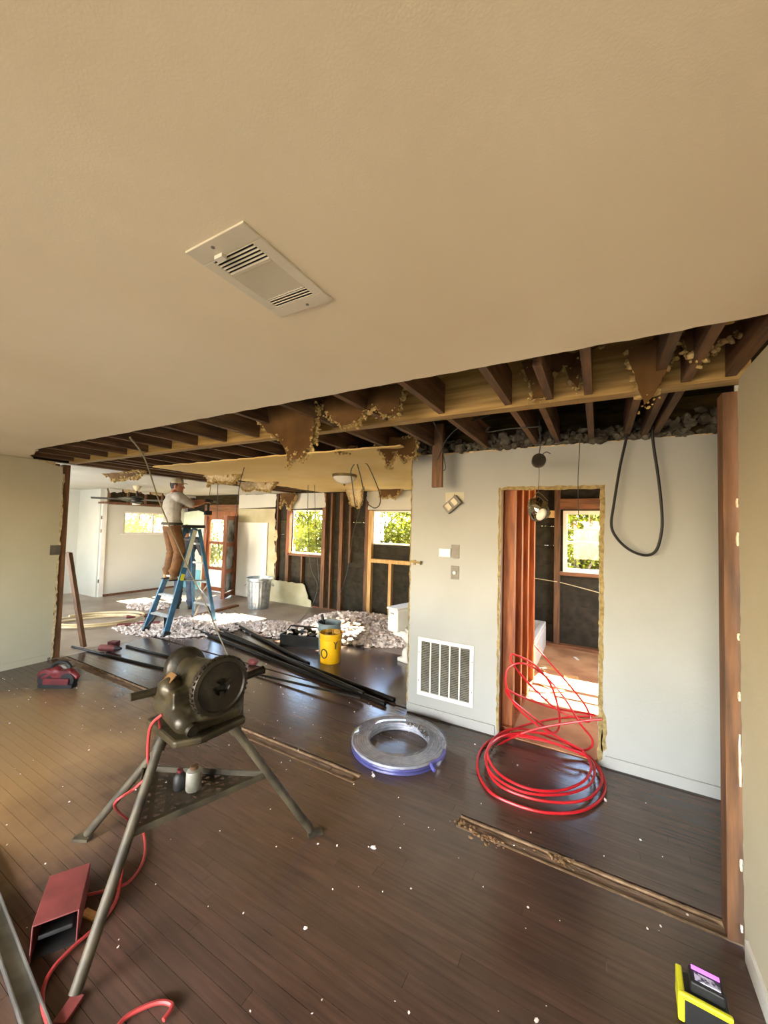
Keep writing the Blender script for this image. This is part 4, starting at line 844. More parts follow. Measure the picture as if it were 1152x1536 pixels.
red += loop([(850, 1122), (810, 1108), (770, 1101), (742, 1110), (731, 1130), (748, 1160), (790, 1182), (838, 1186), (875, 1172), (887, 1150), (876, 1128)], .074)
up_ = lambda pts, Y: [P(x, y, Y=Y) for x, y in pts]
red += [P(x, y, Y=Y) for x, y, Y in ((860, 1118, 3.33), (810, 1090, 3.42), (775, 1060, 3.46), (760, 1030, 3.43), (762, 1003, 3.43), (785, 995, 3.48), (815, 1012, 3.74), (845, 1045, 3.74), (870, 1085, 3.62), (888, 1108, 3.52), (885, 1122, 3.48), (868, 1124, 3.42))]
red += [P(x, y, Y=Y) for x, y, Y in ((840, 1108, 3.42), (800, 1076, 3.5), (768, 1050, 3.45), (759, 1034, 3.42), (780, 1044, 3.5), (830, 1062, 3.78), (885, 1071, 3.74), (892, 1074, 3.7))]
t = thing('red_tubing', 'long red plastic tubing coiled before the doorway with loops rising inside', 'tubing', (P(820, 1160, Z=0)))
obj('coil', B().tube(spline(red, 5), .0085, 8), REDP, t, smooth=True)
red2 = [P(x, y, Y=Y) for x, y, Y in ((798, 964, 4.9), (830, 1000, 4.5), (860, 1035, 4.2), (880, 1062, 3.95), (884, 1082, 3.8), (862, 1076, 3.76), (835, 1064, 3.74), (800, 1032, 3.62), (772, 1000, 3.47), (766, 985, 3.45), (772, 982, 3.47), (800, 996, 3.6), (825, 1025, 3.78), (838, 1065, 3.72), (838, 1092, 3.6), (825, 1100, 3.5), (790, 1098, 3.42), (760, 1102, 3.36), (745, 1112, 3.3))]
obj('coil', B().tube(spline(red2, 6), .0085, 8), REDP, t, smooth=True)
red3 = [P(x, y, Y=Y) for x, y, Y in ((903, 1079, 3.335), (870, 1082, 3.34), (810, 1092, 3.35), (770, 1106, 3.34), (740, 1122, 3.2))]
obj('loose_end', B().tube(spline(red3, 6), .0085, 8), REDP, t, smooth=True)
# cream hose coil and dark red pipes by the ladder
q = P(150, 935, Z=.0); tag(obj('hose_coil', B().tube(coil_path((q.x, q.y), .62, .40, .9, 2.4, .025, .03, .07, 3), .019, 8), CREAM, smooth=True), 'cream plastic hose coiled on the floor behind the leaning board', 'hose')
for i, (a, c, z_) in enumerate((((176, 938), (240, 934), .03), ((190, 925), (240, 922), .03))):
    tag(obj('red_pipe', B().cyl(P(*a, Z=z_), P(*c, Z=z_), .03, n=12), REDD, smooth=True), ('dark red pipe lying beside the ladder foot', 'dark red pipe lying behind the ladder foot')[i], 'pipe')
q = P(262, 940, Z=.02); 
b = B(); b.bar(P(262, 931, Z=.02), P(356, 908, Z=.02), .09, .035); tag(obj('floor_board', b, STUDX), 'brown board lying on the floor behind the ladder', 'board')

# ------------------------------------------------------------------ buckets, bin, tray, toilet
def bucket(name, label, q, r0, r1, h, m, inner=SHADEH, n=32):
    t = thing(name, label, 'bucket', (q.x, q.y, 0))
    obj('shell', B().lathe([(0, 0), (r0, 0), (r0+.003, .006), (r0+(r1-r0)*.75, h*.75), (r1+.006, h*.76), (r1+.006, h*.8), (r1, h*.81), (r1+.003, h-.02), (r1+.01, h-.016), (r1+.01, h), (r1-.004, h), (r0-.003, .02), (0, .02)], (q.x, q.y, 0), n=n), m, t, smooth=True)
    return t
q = P(493, 997, Z=0)+Vector((-.06, .11, 0)); d2 = Vector((-q.x, -q.y, 0)).normalized(); rt_ = Vector((-d2.y, d2.x, 0)); yr = .142; yh = .37
t = bucket('yellow_bucket', 'yellow plastic bucket with black markings full of scraps', q, .125, yr, yh, YELB)
def bent(pts, w, off, yaw):      # stroke that follows the bucket's wall
    out = []
    for u, z in pts:
        a = yaw+u/.14; rr = .125+.017*z/yh+.0035; out.append(q+(d2*math.cos(a)+rt_*math.sin(a))*rr+UP*z)
    return B().tube(out, w, 6)
INK = mat('black_ink', '2A2415', '1C180E', .6)
obj('marking', bent([(.045*math.cos(k*PI/10), .13+.055*math.sin(k*PI/10)) for k in range(21)], .008, 0, -.65), INK, t)
obj('marking', bent([(-.03, .29), (0, .245), (.03, .29)], .007, 0, .45), INK, t); obj('marking', bent([(0, .245), (0, .19)], .007, 0, .45), INK, t)
obj('handle', B().tube(spline([q+rt_*.145+UP*.31, q-d2*.15+UP*.2+rt_*.05, q-d2*.15+UP*.19-rt_*.05, q-rt_*.145+UP*.31]), .003, 6), GREYM, t)
rg = random.Random(8); b = B()
for k in range(14): b.lump(q+Vector((rg.uniform(-.09, .09), rg.uniform(-.09, .09), .33+rg.uniform(-.02, .03))), rg.uniform(.02, .045), rg, 1)
o = obj('scraps', b, mat('scrap', 'B98A2A', '6B4A1A', .8, scale=14), t); o['kind'] = 'stuff'
q2 = q+Vector((-.215, .245, 0)); t = bucket('grey_bucket', 'grey plastic bucket standing behind the yellow one', q2, .13, .155, .42, GREYB)
obj('tool_handle', B().bar(q2+Vector((-.1, .03, .3)), q2+Vector((-.15, .02, .5)), .03, .025), BLACKR, t)
q = P(452, 970, Z=0)+Vector((-.05, .12, 0)); ax = Vector((.96, .28, 0)); ay = Vector((-.28, .96, 0)); t = thing('tool_tray', 'black tool tray heaped with fittings beside the grey bucket', 'tray', (q.x, q.y, 0))
b = B(); b.obox(q+UP*.012, ax, ay, UP, .3, .17, .01)
for s in (-1, 1): b.obox(q+ay*.165*s+UP*.08, ax, ay, UP, .3, .008, .08); b.obox(q+ax*.295*s+UP*.08, ax, ay, UP, .008, .17, .08)
obj('box', b, BLACKP, t); obj('handle', B().tube([q-ax*.29+UP*.16, q-ax*.22+UP*.25, q+ax*.22+UP*.25, q+ax*.29+UP*.16], .012, 8), BLACKP, t)
rg = random.Random(2); bA, bB = B(), B()
for k in range(22): (bA if k % 3 else bB).lump(q+ax*rg.uniform(-.25, .25)+ay*rg.uniform(-.12, .12)+UP*rg.uniform(.12, .19), rg.uniform(.025, .06), rg, 1)
obj('fittings', bA, OILM, t)['kind'] = 'stuff'; obj('rags', bB, WOOL, t)['kind'] = 'stuff'
q = P(384, 915, Z=0)+Vector((-.12, .17, 0)); t = thing('metal_bin', 'round ribbed galvanised steel trash can before the white board', 'trash can', (q.x, q.y, 0)); n = 48; vs_ = []; prof = [(.2, .0), (.205, .02), (.215, .1), (.24, .5), (.245, .56), (.255, .57), (.255, .6), (.265, .605), (.265, .63), (.25, .63), (.235, .5), (.2, .03), (0, .03)]
b = B(); fs_ = []
for i, (r_, z_) in enumerate(prof):
    for k in range(n): rr = r_*(1-(.022 if (k % 2 and 2 <= i <= 4) else 0)); vs_.append((q.x+rr*math.cos(2*PI*k/n), q.y+rr*math.sin(2*PI*k/n), z_))
for i in range(len(prof)-1):
    for k in range(n): fs_.append((i*n+k, i*n+(k+1) % n, (i+1)*n+(k+1) % n, (i+1)*n+k))
fs_.append(tuple(range(n))); obj('shell', b.add(vs_, fs_), GALV, t)
for s in (0, PI): 
    e_ = Vector((math.cos(s+.6), math.sin(s+.6), 0)); f_ = Vector((-e_.y, e_.x, 0)); obj('handle', B().tube(spline([q+e_*.25+f_*.06+UP*.5, q+e_*.29+f_*.05+UP*.46, q+e_*.29-f_*.05+UP*.46, q+e_*.25-f_*.06+UP*.5]), .007, 6), GALV, t)
q = Vector((-2.26, 4.62, 0)); t = thing('toilet', 'white toilet standing loose behind the end of the partition', 'toilet', q)
fd = Vector((.97, -.24, 0)); fs2 = Vector((.24, .97, 0))
obj('tank', B().obox(q-fd*.0+UP*.535, fs2, fd, UP, .21, .085, .145), WHITEM, t, bevel=.02); obj('tank_lid', B().obox(q+UP*.69, fs2, fd, UP, .225, .095, .013), WHITEM, t, bevel=.008)
bb_ = B(); bb_.cap2(q+fd*.12+UP*.1, .1, q+fd*.32+UP*.1, .1, 14); bb_.ell(q+fd*.3+UP*.32, (.24, .18, .1), 18, 12); bb_.cyl(q+fd*.22+UP*.0, q+fd*.25+UP*.3, .11, .15, 20); bb_.obox(q+fd*.06+UP*.37, fs2, fd, UP, .15, .1, .04); bb_.obox(q+fd*.2+UP*.025, fd, fs2, UP, .2, .1, .025)
remesh(bb_, 'bowl', WHITEM, .012, t, 4); obj('seat', B().lathe([(.11, .43), (.19, .43), (.195, .44), (.185, .455), (.115, .455), (.105, .44), (.11, .43)], q+fd*.29, n=28), WHITEM, t, smooth=True); obj('lever', B().bar(q-fs2*.215-fd*.03+UP*.63, q-fs2*.22+fd*.03+UP*.625, .012, .012), ALU, t)

# ------------------------------------------------------------------ bathroom
t = thing('bathtub', 'white bathtub against the outside wall behind the open studs', 'bathtub', (-1.05, 5.55, 0))
tx0, tx1, ty0, ty1, tzh = -1.46, -.69, 4.92, 6.36, .37
b = B(); N = 24
def rrect(ix, z_, n=6, r_=.1):
    x0_, x1_, y0_, y1_ = tx0+ix, tx1-ix, ty0+ix, ty1-ix; out = []
    for cx, cy, a0 in ((x1_-r_, y1_-r_, 0), (x0_+r_, y1_-r_, PI/2), (x0_+r_, y0_+r_, PI), (x1_-r_, y0_+r_, 1.5*PI)):
        for k in range(n+1): a = a0+PI/2*k/n; out.append((cx+r_*math.cos(a), cy+r_*math.sin(a), z_))
    return out
rings = [rrect(0, 0, r_=.02), rrect(0, tzh-.01, r_=.02), rrect(.01, tzh, r_=.02), rrect(.07, tzh, r_=.1), rrect(.085, tzh-.02, r_=.12), rrect(.13, .1, r_=.14), rrect(.18, .06, r_=.12)]
m_ = len(rings[0]); vs_ = [p for r_ in rings for p in r_]; fs_ = [(i*m_+k, i*m_+(k+1) % m_, (i+1)*m_+(k+1) % m_, (i+1)*m_+k) for i in range(len(rings)-1) for k in range(m_)]+[tuple((len(rings)-1)*m_+k for k in range(m_))]
obj('tub', b.add(vs_, fs_), WHITEM, t, smooth=True); obj('apron', B().box((tx1-.01, ty0+.04, .03), (tx1+.006, ty1-.05, tzh-.06)), WHITEM, t, bevel=.008)
sw = thing('stud_wall', 'row of orange brown open studs left of the bathroom', 'framing', (-.69, 4.2, 0))
ORS = mat('orange_stud', 'A8612A', '7A3C14', .6, scale=5, stretch=(6, 6, .6), bump=.12, rand=.15)
for y in (3.52, 3.9, 4.28, 4.72): obj('stud', B().box((-.735, y, .04), (-.645, y+.085, 2.42)), ORS, sw, bevel=.003)
obj('bottom_plate', B().box((-.735, 3.48, .0), (-.645, 4.85, .04)), ORS, sw); obj('top_plate', B().box((-.735, 3.48, 2.42), (-.645, 4.85, 2.46)), ORS, sw)
obj('backing_board', B().box((-.76, 3.48, .0), (-.737, 4.85, 2.46)), ORS, sw)
wire('hanging_wire', 'pale wire stapled across the black bathroom sheathing', [(-1.0, YF+.088, 1.0), (-.6, YF+.0, .98), (-.45, YF+.085, .95), (0, YF+.088, .86), (.2, YF+.088, .8)], .006, CREAM)
rg = random.Random(12)
for k in range(16):
    q = P(rg.uniform(810, 888), rg.uniform(985, 1050), Z=0); b = B(); L_ = rg.uniform(.04, .14); a = rg.random()*6.28; dx = Vector((math.cos(a), math.sin(a), 0)); b.obox(q+UP*.006, dx, (-dx.y, dx.x, rg.uniform(-.1, .1)), UP, L_, rg.uniform(.01, .03), .004)
    tag(obj('wood_scrap' if k % 2 else 'plaster_scrap', b, NEWW if k % 2 else WHITEP), 'tan wood splinter lying on the bathroom floor' if k % 2 else 'white plaster scrap lying on the bathroom floor', 'scrap', 'wood splinters on the bathroom floor' if k % 2 else 'plaster scraps on the bathroom floor')

# ------------------------------------------------------------------ loose wool and small debris
def pile(label, n, fn, r, seed, m=WOOL):
    rg = random.Random(seed); b = B()
    for _ in range(n):
        x, y, z_ = fn(rg); rr = rg.uniform(*r); b.lump((x, y, max(z_, rr*.45)), rr, rg, 1, .75)
    o = obj('loose_insulation', b, m, smooth=True); o['kind'] = 'stuff'; return tag(o, label, 'insulation')
def mound(cx, cy, sx, sy, h):
    def f(rg):
        while 1:
            u, v_ = rg.uniform(-1, 1), rg.uniform(-1, 1)
            d_ = u*u+v_*v_
            if d_ < 1: break
        return cx+u*sx, cy+v_*sy, rg.random()*h*(1-d_)**.7+.01
    return f
pile('big heap of pinkish white insulation wool below the kitchen windows', 5200, mound(-3.45, 5.5, 1.15, .82, .24), (.012, .045), 1)
pile('loose white insulation wool strewn round the ladder feet', 2300, mound(-5.85, 4.25, .75, .8, .05), (.01, .035), 2)
pile('trail of white insulation wool across the floor behind the pipes', 1500, mound(-4.6, 4.75, .7, .45, .04), (.01, .032), 3)
pile('thin drift of white wool between the hose coil and ladder', 700, mound(-6.4, 3.55, .65, .3, .04), (.01, .03), 4)
pile('white scraps of wool behind the hose coil', 420, mound(-8.0, 4.55, .5, .35, .08), (.012, .04), 6)
rg = random.Random(21); b = B()
for k in range(320):
    x = rg.uniform(-5.7, .45); y = rg.uniform(.5, 4.2)
    if x > -1.5 and y > 3.25: continue
    b.lump((x, y, .004), min(.009, abs(rg.gauss(.0025, .0022))+.0015), rg, 1, .7)
o = obj('floor_crumbs', b, WOOL); o['kind'] = 'stuff'; tag(o, 'white plaster crumbs scattered over the dark plank floor', 'debris')
for i, (x, y, r_, lb) in enumerate(((560, 1271, .013, 'lone white plaster chunk on the planks beside the tripod foot'), (458, 1392, .009, 'small white chunk on the planks in front of the tripod'), (560, 1163, .012, 'white chunk on the floor beside the violet tubing coil'), (908, 1200, .014, 'white chunk on the floor under the red tubing'), (1085, 1520, .01, 'pale chunk on the floor beside the laser tool'))):
    q = P(x, y, Z=r_*.5); tag(obj('plaster_chunk', B().lump(q, r_, rg, 2, .7), WOOL), lb, 'debris')
b = B(); q = P(135, 1372, Z=.005); b.obox(q, (1, .2, 0), (-.2, 1, 0), UP, .04, .016, .004); tag(obj('wood_chip', b, NEWW), 'pale wood chip beside the foot pedal', 'chip')
for i, (x, y) in enumerate(((700, 1240), (735, 1262), (835, 1288))):
    b = B(); rg2 = random.Random(i)
    for k in range(26): b.lump(P(x, y, Z=.0)+Vector((rg2.gauss(0, .05), rg2.gauss(0, .02), .0)), rg2.uniform(.005, .014), rg2, 1, .7)
    o = obj('splinters', b, SUBF); o['kind'] = 'stuff'; tag(o, ('pile of splinters at the end of the right floor slot', 'splinters along the right floor slot', 'sawdust clump by the right floor slot')[i], 'debris')

# ------------------------------------------------------------------ tools on the floor
q = P(88, 1032, Z=0)+Vector((-.05, .03, 0)); a1 = Vector((.86, .5, 0)); a2 = Vector((-.5, .86, 0))
t = thing('band_saw', 'red portable band saw lying on the planks beside the left wall', 'saw', (q.x, q.y, 0))
b = B(); b.cap2(q-a1*.14+UP*.1, .06, q-a1*.04+UP*.15, .055, 14); b.cyl(q-a1*.12-a2*.05+UP*.1, q-a1*.12+a2*.05+UP*.1, .085, .085, 20); b.obox(q+UP*.12, a1, a2, UP, .13, .04, .05); b.cap2(q+a1*.1+UP*.14, .045, q+a1*.17+UP*.1, .03, 12)
remesh(b, 'housing', REDT, .008, t, 3)
obj('wheel_guard', B().cyl(q+a1*.1-a2*.045+UP*.075, q+a1*.1+a2*.02+UP*.075, .07, n=20).cyl(q-a1*.12-a2*.055+UP*.075, q-a1*.12+a2*.02+UP*.075, .07, n=20), BLACKR, t, smooth=True)
obj('bumper', B().obox(q-a2*.05+UP*.06, a1, a2, UP, .13, .018, .035), REDT, t, bevel=.008); obj('shoe', B().obox(q-a2*.03+UP*.02, a1, a2, UP, .17, .04, .018), BLACKR, t)
obj('motor', B().cyl(q+a2*.02+UP*.16, q+a2*.14+UP*.17, .045, .04, 18), mat('tool_grey', 'A59C92', '7F776E', .4, .4), t, smooth=True); obj('grip', B().tube(spline([q-a1*.1+UP*.18, q-a1*.05+UP*.235, q+a1*.05+UP*.24, q+a1*.1+UP*.19]), .018, 10), BLACKR, t, smooth=True)
q = P(165, 978, Z=0); t = thing('cordless_drill', 'red and black cordless drill lying beyond the thin pipe', 'drill', (q.x, q.y, 0)); a1 = Vector((.9, .43, 0)); a2 = Vector((-.43, .9, 0))
b = B(); b.cap2(q-a1*.12+UP*.05, .045, q+a1*.05+UP*.05, .04, 12); remesh(b, 'body', REDD, .008, t); obj('chuck', B().cyl(q+a1*.06+UP*.05, q+a1*.15+UP*.05, .032, .018, 14), BLACKR, t); obj('grip', B().cap2(q-a1*.06+UP*.05, .026, q-a1*.1+a2*.14+UP*.035, .026), BLACKR, t); obj('battery', B().obox(q-a1*.11+a2*.2+UP*.042, a1, a2, UP, .06, .045, .038), REDT, t, bevel=.006)
q = P(378, 997, Z=0); b = B(); rg = random.Random(3)
for k in range(7): b.lump(q+Vector((rg.uniform(-.05, .05), rg.uniform(-.04, .04), .035)), rg.uniform(.03, .05), rg, 2)
remesh(b, 'red_rag', REDD, .01); o = bpy.data.objects['red_rag']; tag(o, 'crumpled dusty red rag on the floor behind the threading machine', 'rag')
# laser measuring tool by the right wall
q = P(1052, 1518, Z=0)+Vector((0, -.03, 0)); a1 = Vector((.86, -.05, 0)).normalized(); a2 = Vector((-a1.y, a1.x, 0)); t = thing('laser_tool', 'black and lime yellow laser tool with a lit violet strip by the right wall', 'laser level', (q.x, q.y, 0))
obj('body', B().obox(q+UP*.05, a1, a2, UP, .07, .05, .05), BLACKR, t, bevel=.012); 
obj('bumper', B().obox(q-a1*.066+UP*.058, a1, a2, UP, .01, .054, .05).obox(q-a2*.048+UP*.098, a1, a2, UP, .074, .008, .01), YELL, t, bevel=.005)
obj('head', B().obox(q+a2*.012+a1*.01+UP*.115, a1, a2, UP, .048, .035, .02), BLACKR, t, bevel=.006)
obj('display', B().obox(q+a2*.004+a1*.012+UP*.1365, a1, a2, UP, .036, .014, .0015), mat('screen_grey', 'C9C6DD', '3F3F55', .1, scale=60, contrast=(.45, .6)), t); obj('light_strip', B().obox(q+a2*.036+a1*.01+UP*.1365, a1, a2, UP, .04, .007, .002), emit_mat('violet_light', (.75, .16, 1), 1.6), t)

# ------------------------------------------------------------------ stepladder
t = thing('step_ladder', 'blue fiberglass stepladder with aluminium steps standing in the loose wool', 'ladder', (-5.95, 3.95, 0))
ff = [Vector((-6.19, 3.48, 0)), Vector((-5.66, 3.49, 0))]; ft = [Vector((-5.98, 3.95, 1.64)), Vector((-5.74, 3.95, 1.64))]
rf = [Vector((-6.31, 4.40, 0)), Vector((-5.74, 4.40, 0))]; rtp = [Vector((-5.96, 4.04, 1.62)), Vector((-5.76, 4.04, 1.62))]
for i in range(2):
    r_ = obj('front_rail', B().bar(ff[i]+UP*.03, ft[i], .03, .085, (0, 1, .3)), BLUEF, t, bevel=.004); obj('foot', B().bar(ff[i], ff[i].lerp(ft[i], .05), .042, .1, (0, 1, .3)), BLACKR, r_)
    s_ = obj('rear_rail', B().bar(rf[i]+UP*.03, rtp[i], .028, .055, (0, 1, .3)), BLUEF, t, bevel=.004); obj('foot', B().bar(rf[i], rf[i].lerp(rtp[i], .05), .04, .07, (0, 1, .3)), BLACKR, s_)
    d_ = (ft[i]-ff[i]).normalized(); obj('knee_brace', B().bar(ff[i].lerp(ft[i], .06)+Vector((.03*(1-2*i), 0, 0)), ff[i].lerp(ft[i], .165)+Vector((.13*(1-2*i), 0, 0)), .012, .05, (0, 1, .3)), BLACKR, t)
    obj('knee_brace', B().bar(rf[i].lerp(rtp[i], .06)+Vector((.03*(1-2*i), 0, 0)), rf[i].lerp(rtp[i], .18)+Vector((.14*(1-2*i), 0, 0)), .012, .045, (0, 1, .3)), BLACKR, t)
    obj('spreader', B().bar(ff[i].lerp(ft[i], .5), rf[i].lerp(rtp[i], .47), .006, .022), ALU, t)
for k in range(1, 6):
    u = k/6*1.06-.0; a_, c_ = ff[0].lerp(ft[0], u), ff[1].lerp(ft[1], u); st = obj('step', B().obox((a_+c_)/2, (1, 0, 0), (0, 1, 0), UP, (c_-a_).length/2-.012, .042, .012), ALU, t); 
    for s in range(4): obj('tread_rib', B().obox((a_+c_)/2+Vector((0, -.03+.02*s, .0135)), (1, 0, 0), (0, 1, 0), UP, (c_-a_).length/2-.02, .003, .0015), ALU, st)
for u in (.2, .45, .65, .85): obj('rear_brace', B().bar(rf[0].lerp(rtp[0], u), rf[1].lerp(rtp[1], u), .02, .03), ALU, t)
for a_, c_ in ((rf[0].lerp(rtp[0], .2), rf[1].lerp(rtp[1], .45)), (rf[1].lerp(rtp[1], .2), rf[0].lerp(rtp[0], .45))): obj('cross_strut', B().bar(a_+Vector((0, .02, 0)), c_+Vector((0, .02, 0)), .008, .02), GREYM, t)
obj('top_cap', B().box((-6.02, 3.88, 1.64), (-5.7, 4.11, 1.69)), BLACKR, t, bevel=.012)
a_, c_ = ff[1].lerp(ft[1], .5), ff[1].lerp(ft[1], .56); obj('warning_label', B().bar(a_+Vector((.017, 0, 0)), c_+Vector((.017, 0, 0)), .003, .06, (0, 1, .3)), YELL, t)
a_, c_ = ff[1].lerp(ft[1], .62), ff[1].lerp(ft[1], .98); obj('pale_label', B().bar(a_+Vector((.0165, 0, 0)), c_+Vector((.0165, 0, 0)), .003, .07, (0, 1, .3)), mat('label_white', 'C9CBB8', 'A9AC98', .5), t)

# ------------------------------------------------------------------ people
def hand(b, w, d_, side, thumb, curl=.6, s=1.0):
    """palm and five bent fingers from the wrist w, pointing along d_"""
    w = Vector(w); d_ = Vector(d_).normalized(); side = Vector(side); side = (side-d_*side.dot(d_)).normalized(); nrm = d_.cross(side)
    for k in range(4):
        o_ = side*(-.03+.02*k)*s; b.cap2(w+o_*.6, .013*s, w+d_*.085*s+o_, .0125*s, 8)
        L_ = (.062, .075, .07, .052)[k]*s; p0 = w+d_*.085*s+o_; d1 = (d_*math.cos(curl*.6)+nrm*math.sin(curl*.6)); p1 = p0+d1*L_*.5; d2_ = (d_*math.cos(curl*1.6)+nrm*math.sin(curl*1.6)); b.cap2(p0, .0105*s, p1, .0095*s, 8); b.cap2(p1, .0095*s, p1+d2_*L_*.5, .0085*s, 8)
    p0 = w+d_*.025*s-side*.03*s*thumb; p1 = p0+(d_*.6-side*.8*thumb+nrm*.3).normalized()*.045*s; b.cap2(p0, .014*s, p1, .0115*s, 8); b.cap2(p1, .0115*s, p1+(d_+nrm*.4).normalized()*.03*s, .0095*s, 8)
def person(label, J, shirt, trousers, boots, cap=None, hairlen=0, sleeve=.5, hand_curl=.7, fwd=(0, 1, 0)):
    """J: joints of the pose; body one fused surface, clothes fused surfaces over it"""
    J = {k: Vector(v) for k, v in J.items()}; fw = Vector(fwd).normalized(); rt = Vector((fw.y, -fw.x, 0))
    base = (J['ankL']+J['ankR'])/2; t = thing('person', label, 'person', (base.x, base.y, min(J['ankL'].z, J['ankR'].z)-.08))
    hd = J['head']; hf = J.get('look', fw).normalized(); hr = Vector((hf.y, -hf.x, 0)).normalized()
    b = B(); R3 = Matrix((hr, hf, hr.cross(hf))).transposed()
    b.ell(hd, (.074, .092, .115), 16, 12, R3); b.ell(hd+hf*.02-UP*.05, (.055, .072, .07), 14, 10, R3)
    b.cap2(hd+hf*.088-UP*.012, .011, hd+hf*.104-UP*.03, .014, 8)                                   # nose
    for s in (-1, 1): b.ell(hd+hr*.076*s-UP*.01-hf*.008, (.012, .02, .032), 8, 6, R3)              # ears
    b.ell(hd+hf*.083-UP*.066, (.024, .012, .008), 8, 6, R3); b.ell(hd+hf*.07-UP*.1, (.028, .025, .02), 8, 6, R3); b.ell(hd+hf*.075+UP*.022, (.055, .022, .01), 10, 6, R3)
    b.cap2(J['neck'], .055, hd-UP*.06-hf*.01, .052)
    def torso(bb, k):
        for s in 'LR': bb.cap2(J['neck']-UP*.06, .06+k, J['sh'+s]-UP*.01, .062+k)
        ch = J['chest']; bb.ell(ch, (.175+k, .115+k, .2), 16, 12, Matrix((rt, fw, UP)).transposed()); bb.ell((ch+J['pelvis'])/2, (.155+k, .105+k, .2), 16, 12, Matrix((rt, fw, UP)).transposed()); bb.ell(J['pelvis'], (.165+k, .115+k, .12), 16, 12, Matrix((rt, fw, UP)).transposed())
    torso(b, 0)
    for s in 'LR':
        b.cap2(J['sh'+s], .052, J['el'+s], .04); b.cap2(J['el'+s], .04, J['wr'+s], .027)
        d_ = J['wr'+s]-J['el'+s]; hand(b, J['wr'+s], d_, J.get('hs'+s, rt), 1 if s == 'L' else -1, hand_curl)
        b.cap2(J['hip'+s], .085, J['kn'+s], .055); b.cap2(J['kn'+s], .055, J['ank'+s], .04)
    remesh(b, 'body', SKIN, .0085, t, 2)
    b = B(); torso(b, .018)
    for s in 'LR':
        e_ = J['sh'+s].lerp(J['el'+s], min(1, sleeve*2)); b.cap2(J['sh'+s], .072, e_, .062)
        if sleeve > .5: b.cap2(J['el'+s], .058, J['el'+s].lerp(J['wr'+s], (sleeve-.5)*2), .045)
    b.ell(J['pelvis']+UP*.05, (.19, .138, .09), 16, 10, Matrix((rt, fw, UP)).transposed()); remesh(b, 'shirt', shirt, .011, t, 3)
    b = B(); b.ell(J['pelvis']-UP*.03, (.186, .136, .11), 16, 10, Matrix((rt, fw, UP)).transposed())
    for s in 'LR':
        b.cap2(J['hip'+s], .108, J['kn'+s], .085); b.cap2(J['kn'+s], .085, J['ank'+s]+UP*.03, .072)
        for k, dz in enumerate((.07, .0, -.08)): b.ell(J['kn'+s]+UP*(dz-.05)-fw*.012, (.085, .09, .035), 12, 8)
        b.ell(J['ank'+s]+UP*.07, (.085, .09, .05), 12, 8)
    remesh(b, 'trousers', trousers, .011, t, 3)
    for s in 'LR':
        b = B(); a_ = J['ank'+s]; b.cap2(a_+UP*.05, .052, a_-UP*.02, .05); b.cap2(a_-UP*.035, .044, a_+fw*.12-UP*.045, .04); b.cap2(a_-fw*.03-UP*.04, .04, a_+fw*.08-UP*.045, .042); o = remesh(b, 'boot', boots, .009, t, 2); obj('sole', B().obox(a_+fw*.045-UP*.078, fw, rt, UP, .13, .044, .01), BLACKR, o, bevel=.01)
    o = obj('belt', B().lathe([(.0, -.02), (1, -.02), (1.02, 0), (1, .02), (0, .02)], (0, 0, 0), n=28), HAIR, t)
    for v_ in o.data.vertices:
        p = v_.co+Vector(t.location); r_ = math.hypot(p.x, p.y); v_.co = Vector(J['pelvis'])+rt*(p.x*.193)+fw*(p.y*.145)+UP*(.035+p.z)-Vector(t.location)
    b = B(); b.ell(hd-hf*.012+UP*.02, (.082, .098, .108), 16, 12, R3); 
    hm = B(); hm.v, hm.f = b.v, [f for f in b.f if all((Vector(b.v[i])-hd).dot(hf) < .035+.9*max(0, (Vector(b.v[i])-hd).z-.035) and (Vector(b.v[i])-hd).z > -.075-hairlen for i in f)]; obj('hair', hm, HAIR, t, smooth=True)
    for s in (-1, 1): obj('eye', B().ell(hd+hf*.082+hr*.03*s+UP*.0, (.011, .007, .007), 8, 6, R3), WHITEM, t)
    if cap:
        b = B(); b.lathe([(.092, .0), (.095, .02), (.09, .06), (.07, .09), (.03, .108), (0, .11)], hd+UP*.035-hf*.006, UP, 24); b.lathe([(.092, .0), (.0, .0)], hd+UP*.035-hf*.006, UP, 24); c_ = obj('cap', b, cap, t, smooth=True)
        b = B(); pts = [(math.cos(a*PI/10)*.075, .055+math.sin(a*PI/10)*.095) for a in range(11)]; b.prism(pts, lambda u, v_, w_: hd+hr*u+hf*v_+UP*(.04+w_-.12*max(0, v_-.08)), 0, .006); obj('visor', b, cap, c_)
    return t
fw = Vector((.22, .975, 0)).normalized(); rt0 = Vector((fw.y, -fw.x, 0))
o_ = Vector((-5.93, 3.70, 0)); z0 = .87
J = dict(ankL=o_-rt0*.14+UP*(z0+.03), ankR=o_+rt0*.13+UP*(z0+.03), knL=o_-rt0*.12+fw*.05+UP*1.27, knR=o_+rt0*.13+fw*.07+UP*1.27, hipL=o_-rt0*.09-fw*.02+UP*1.63, hipR=o_+rt0*.09-fw*.02+UP*1.63,
         pelvis=o_+UP*1.67-fw*.02, chest=o_+UP*1.98-fw*.03, neck=o_+UP*2.19-fw*.02, head=o_+UP*2.315+fw*.03, shL=o_-rt0*.18+UP*2.14, shR=o_+rt0*.18+UP*2.14,
         elL=o_-rt0*.17+fw*.22+UP*2.05, elR=o_+rt0*.22+fw*.2+UP*2.0, wrL=o_+rt0*.02+fw*.42+UP*2.1, wrR=o_+rt0*.12+fw*.4+UP*2.06, look=Vector((.75, .66, 0)))
person('person in grey shirt, brown trousers and cap reaching up while standing on the ladder', J, SHIRT, PANTS, BOOT, CAPM, sleeve=.42, fwd=fw)
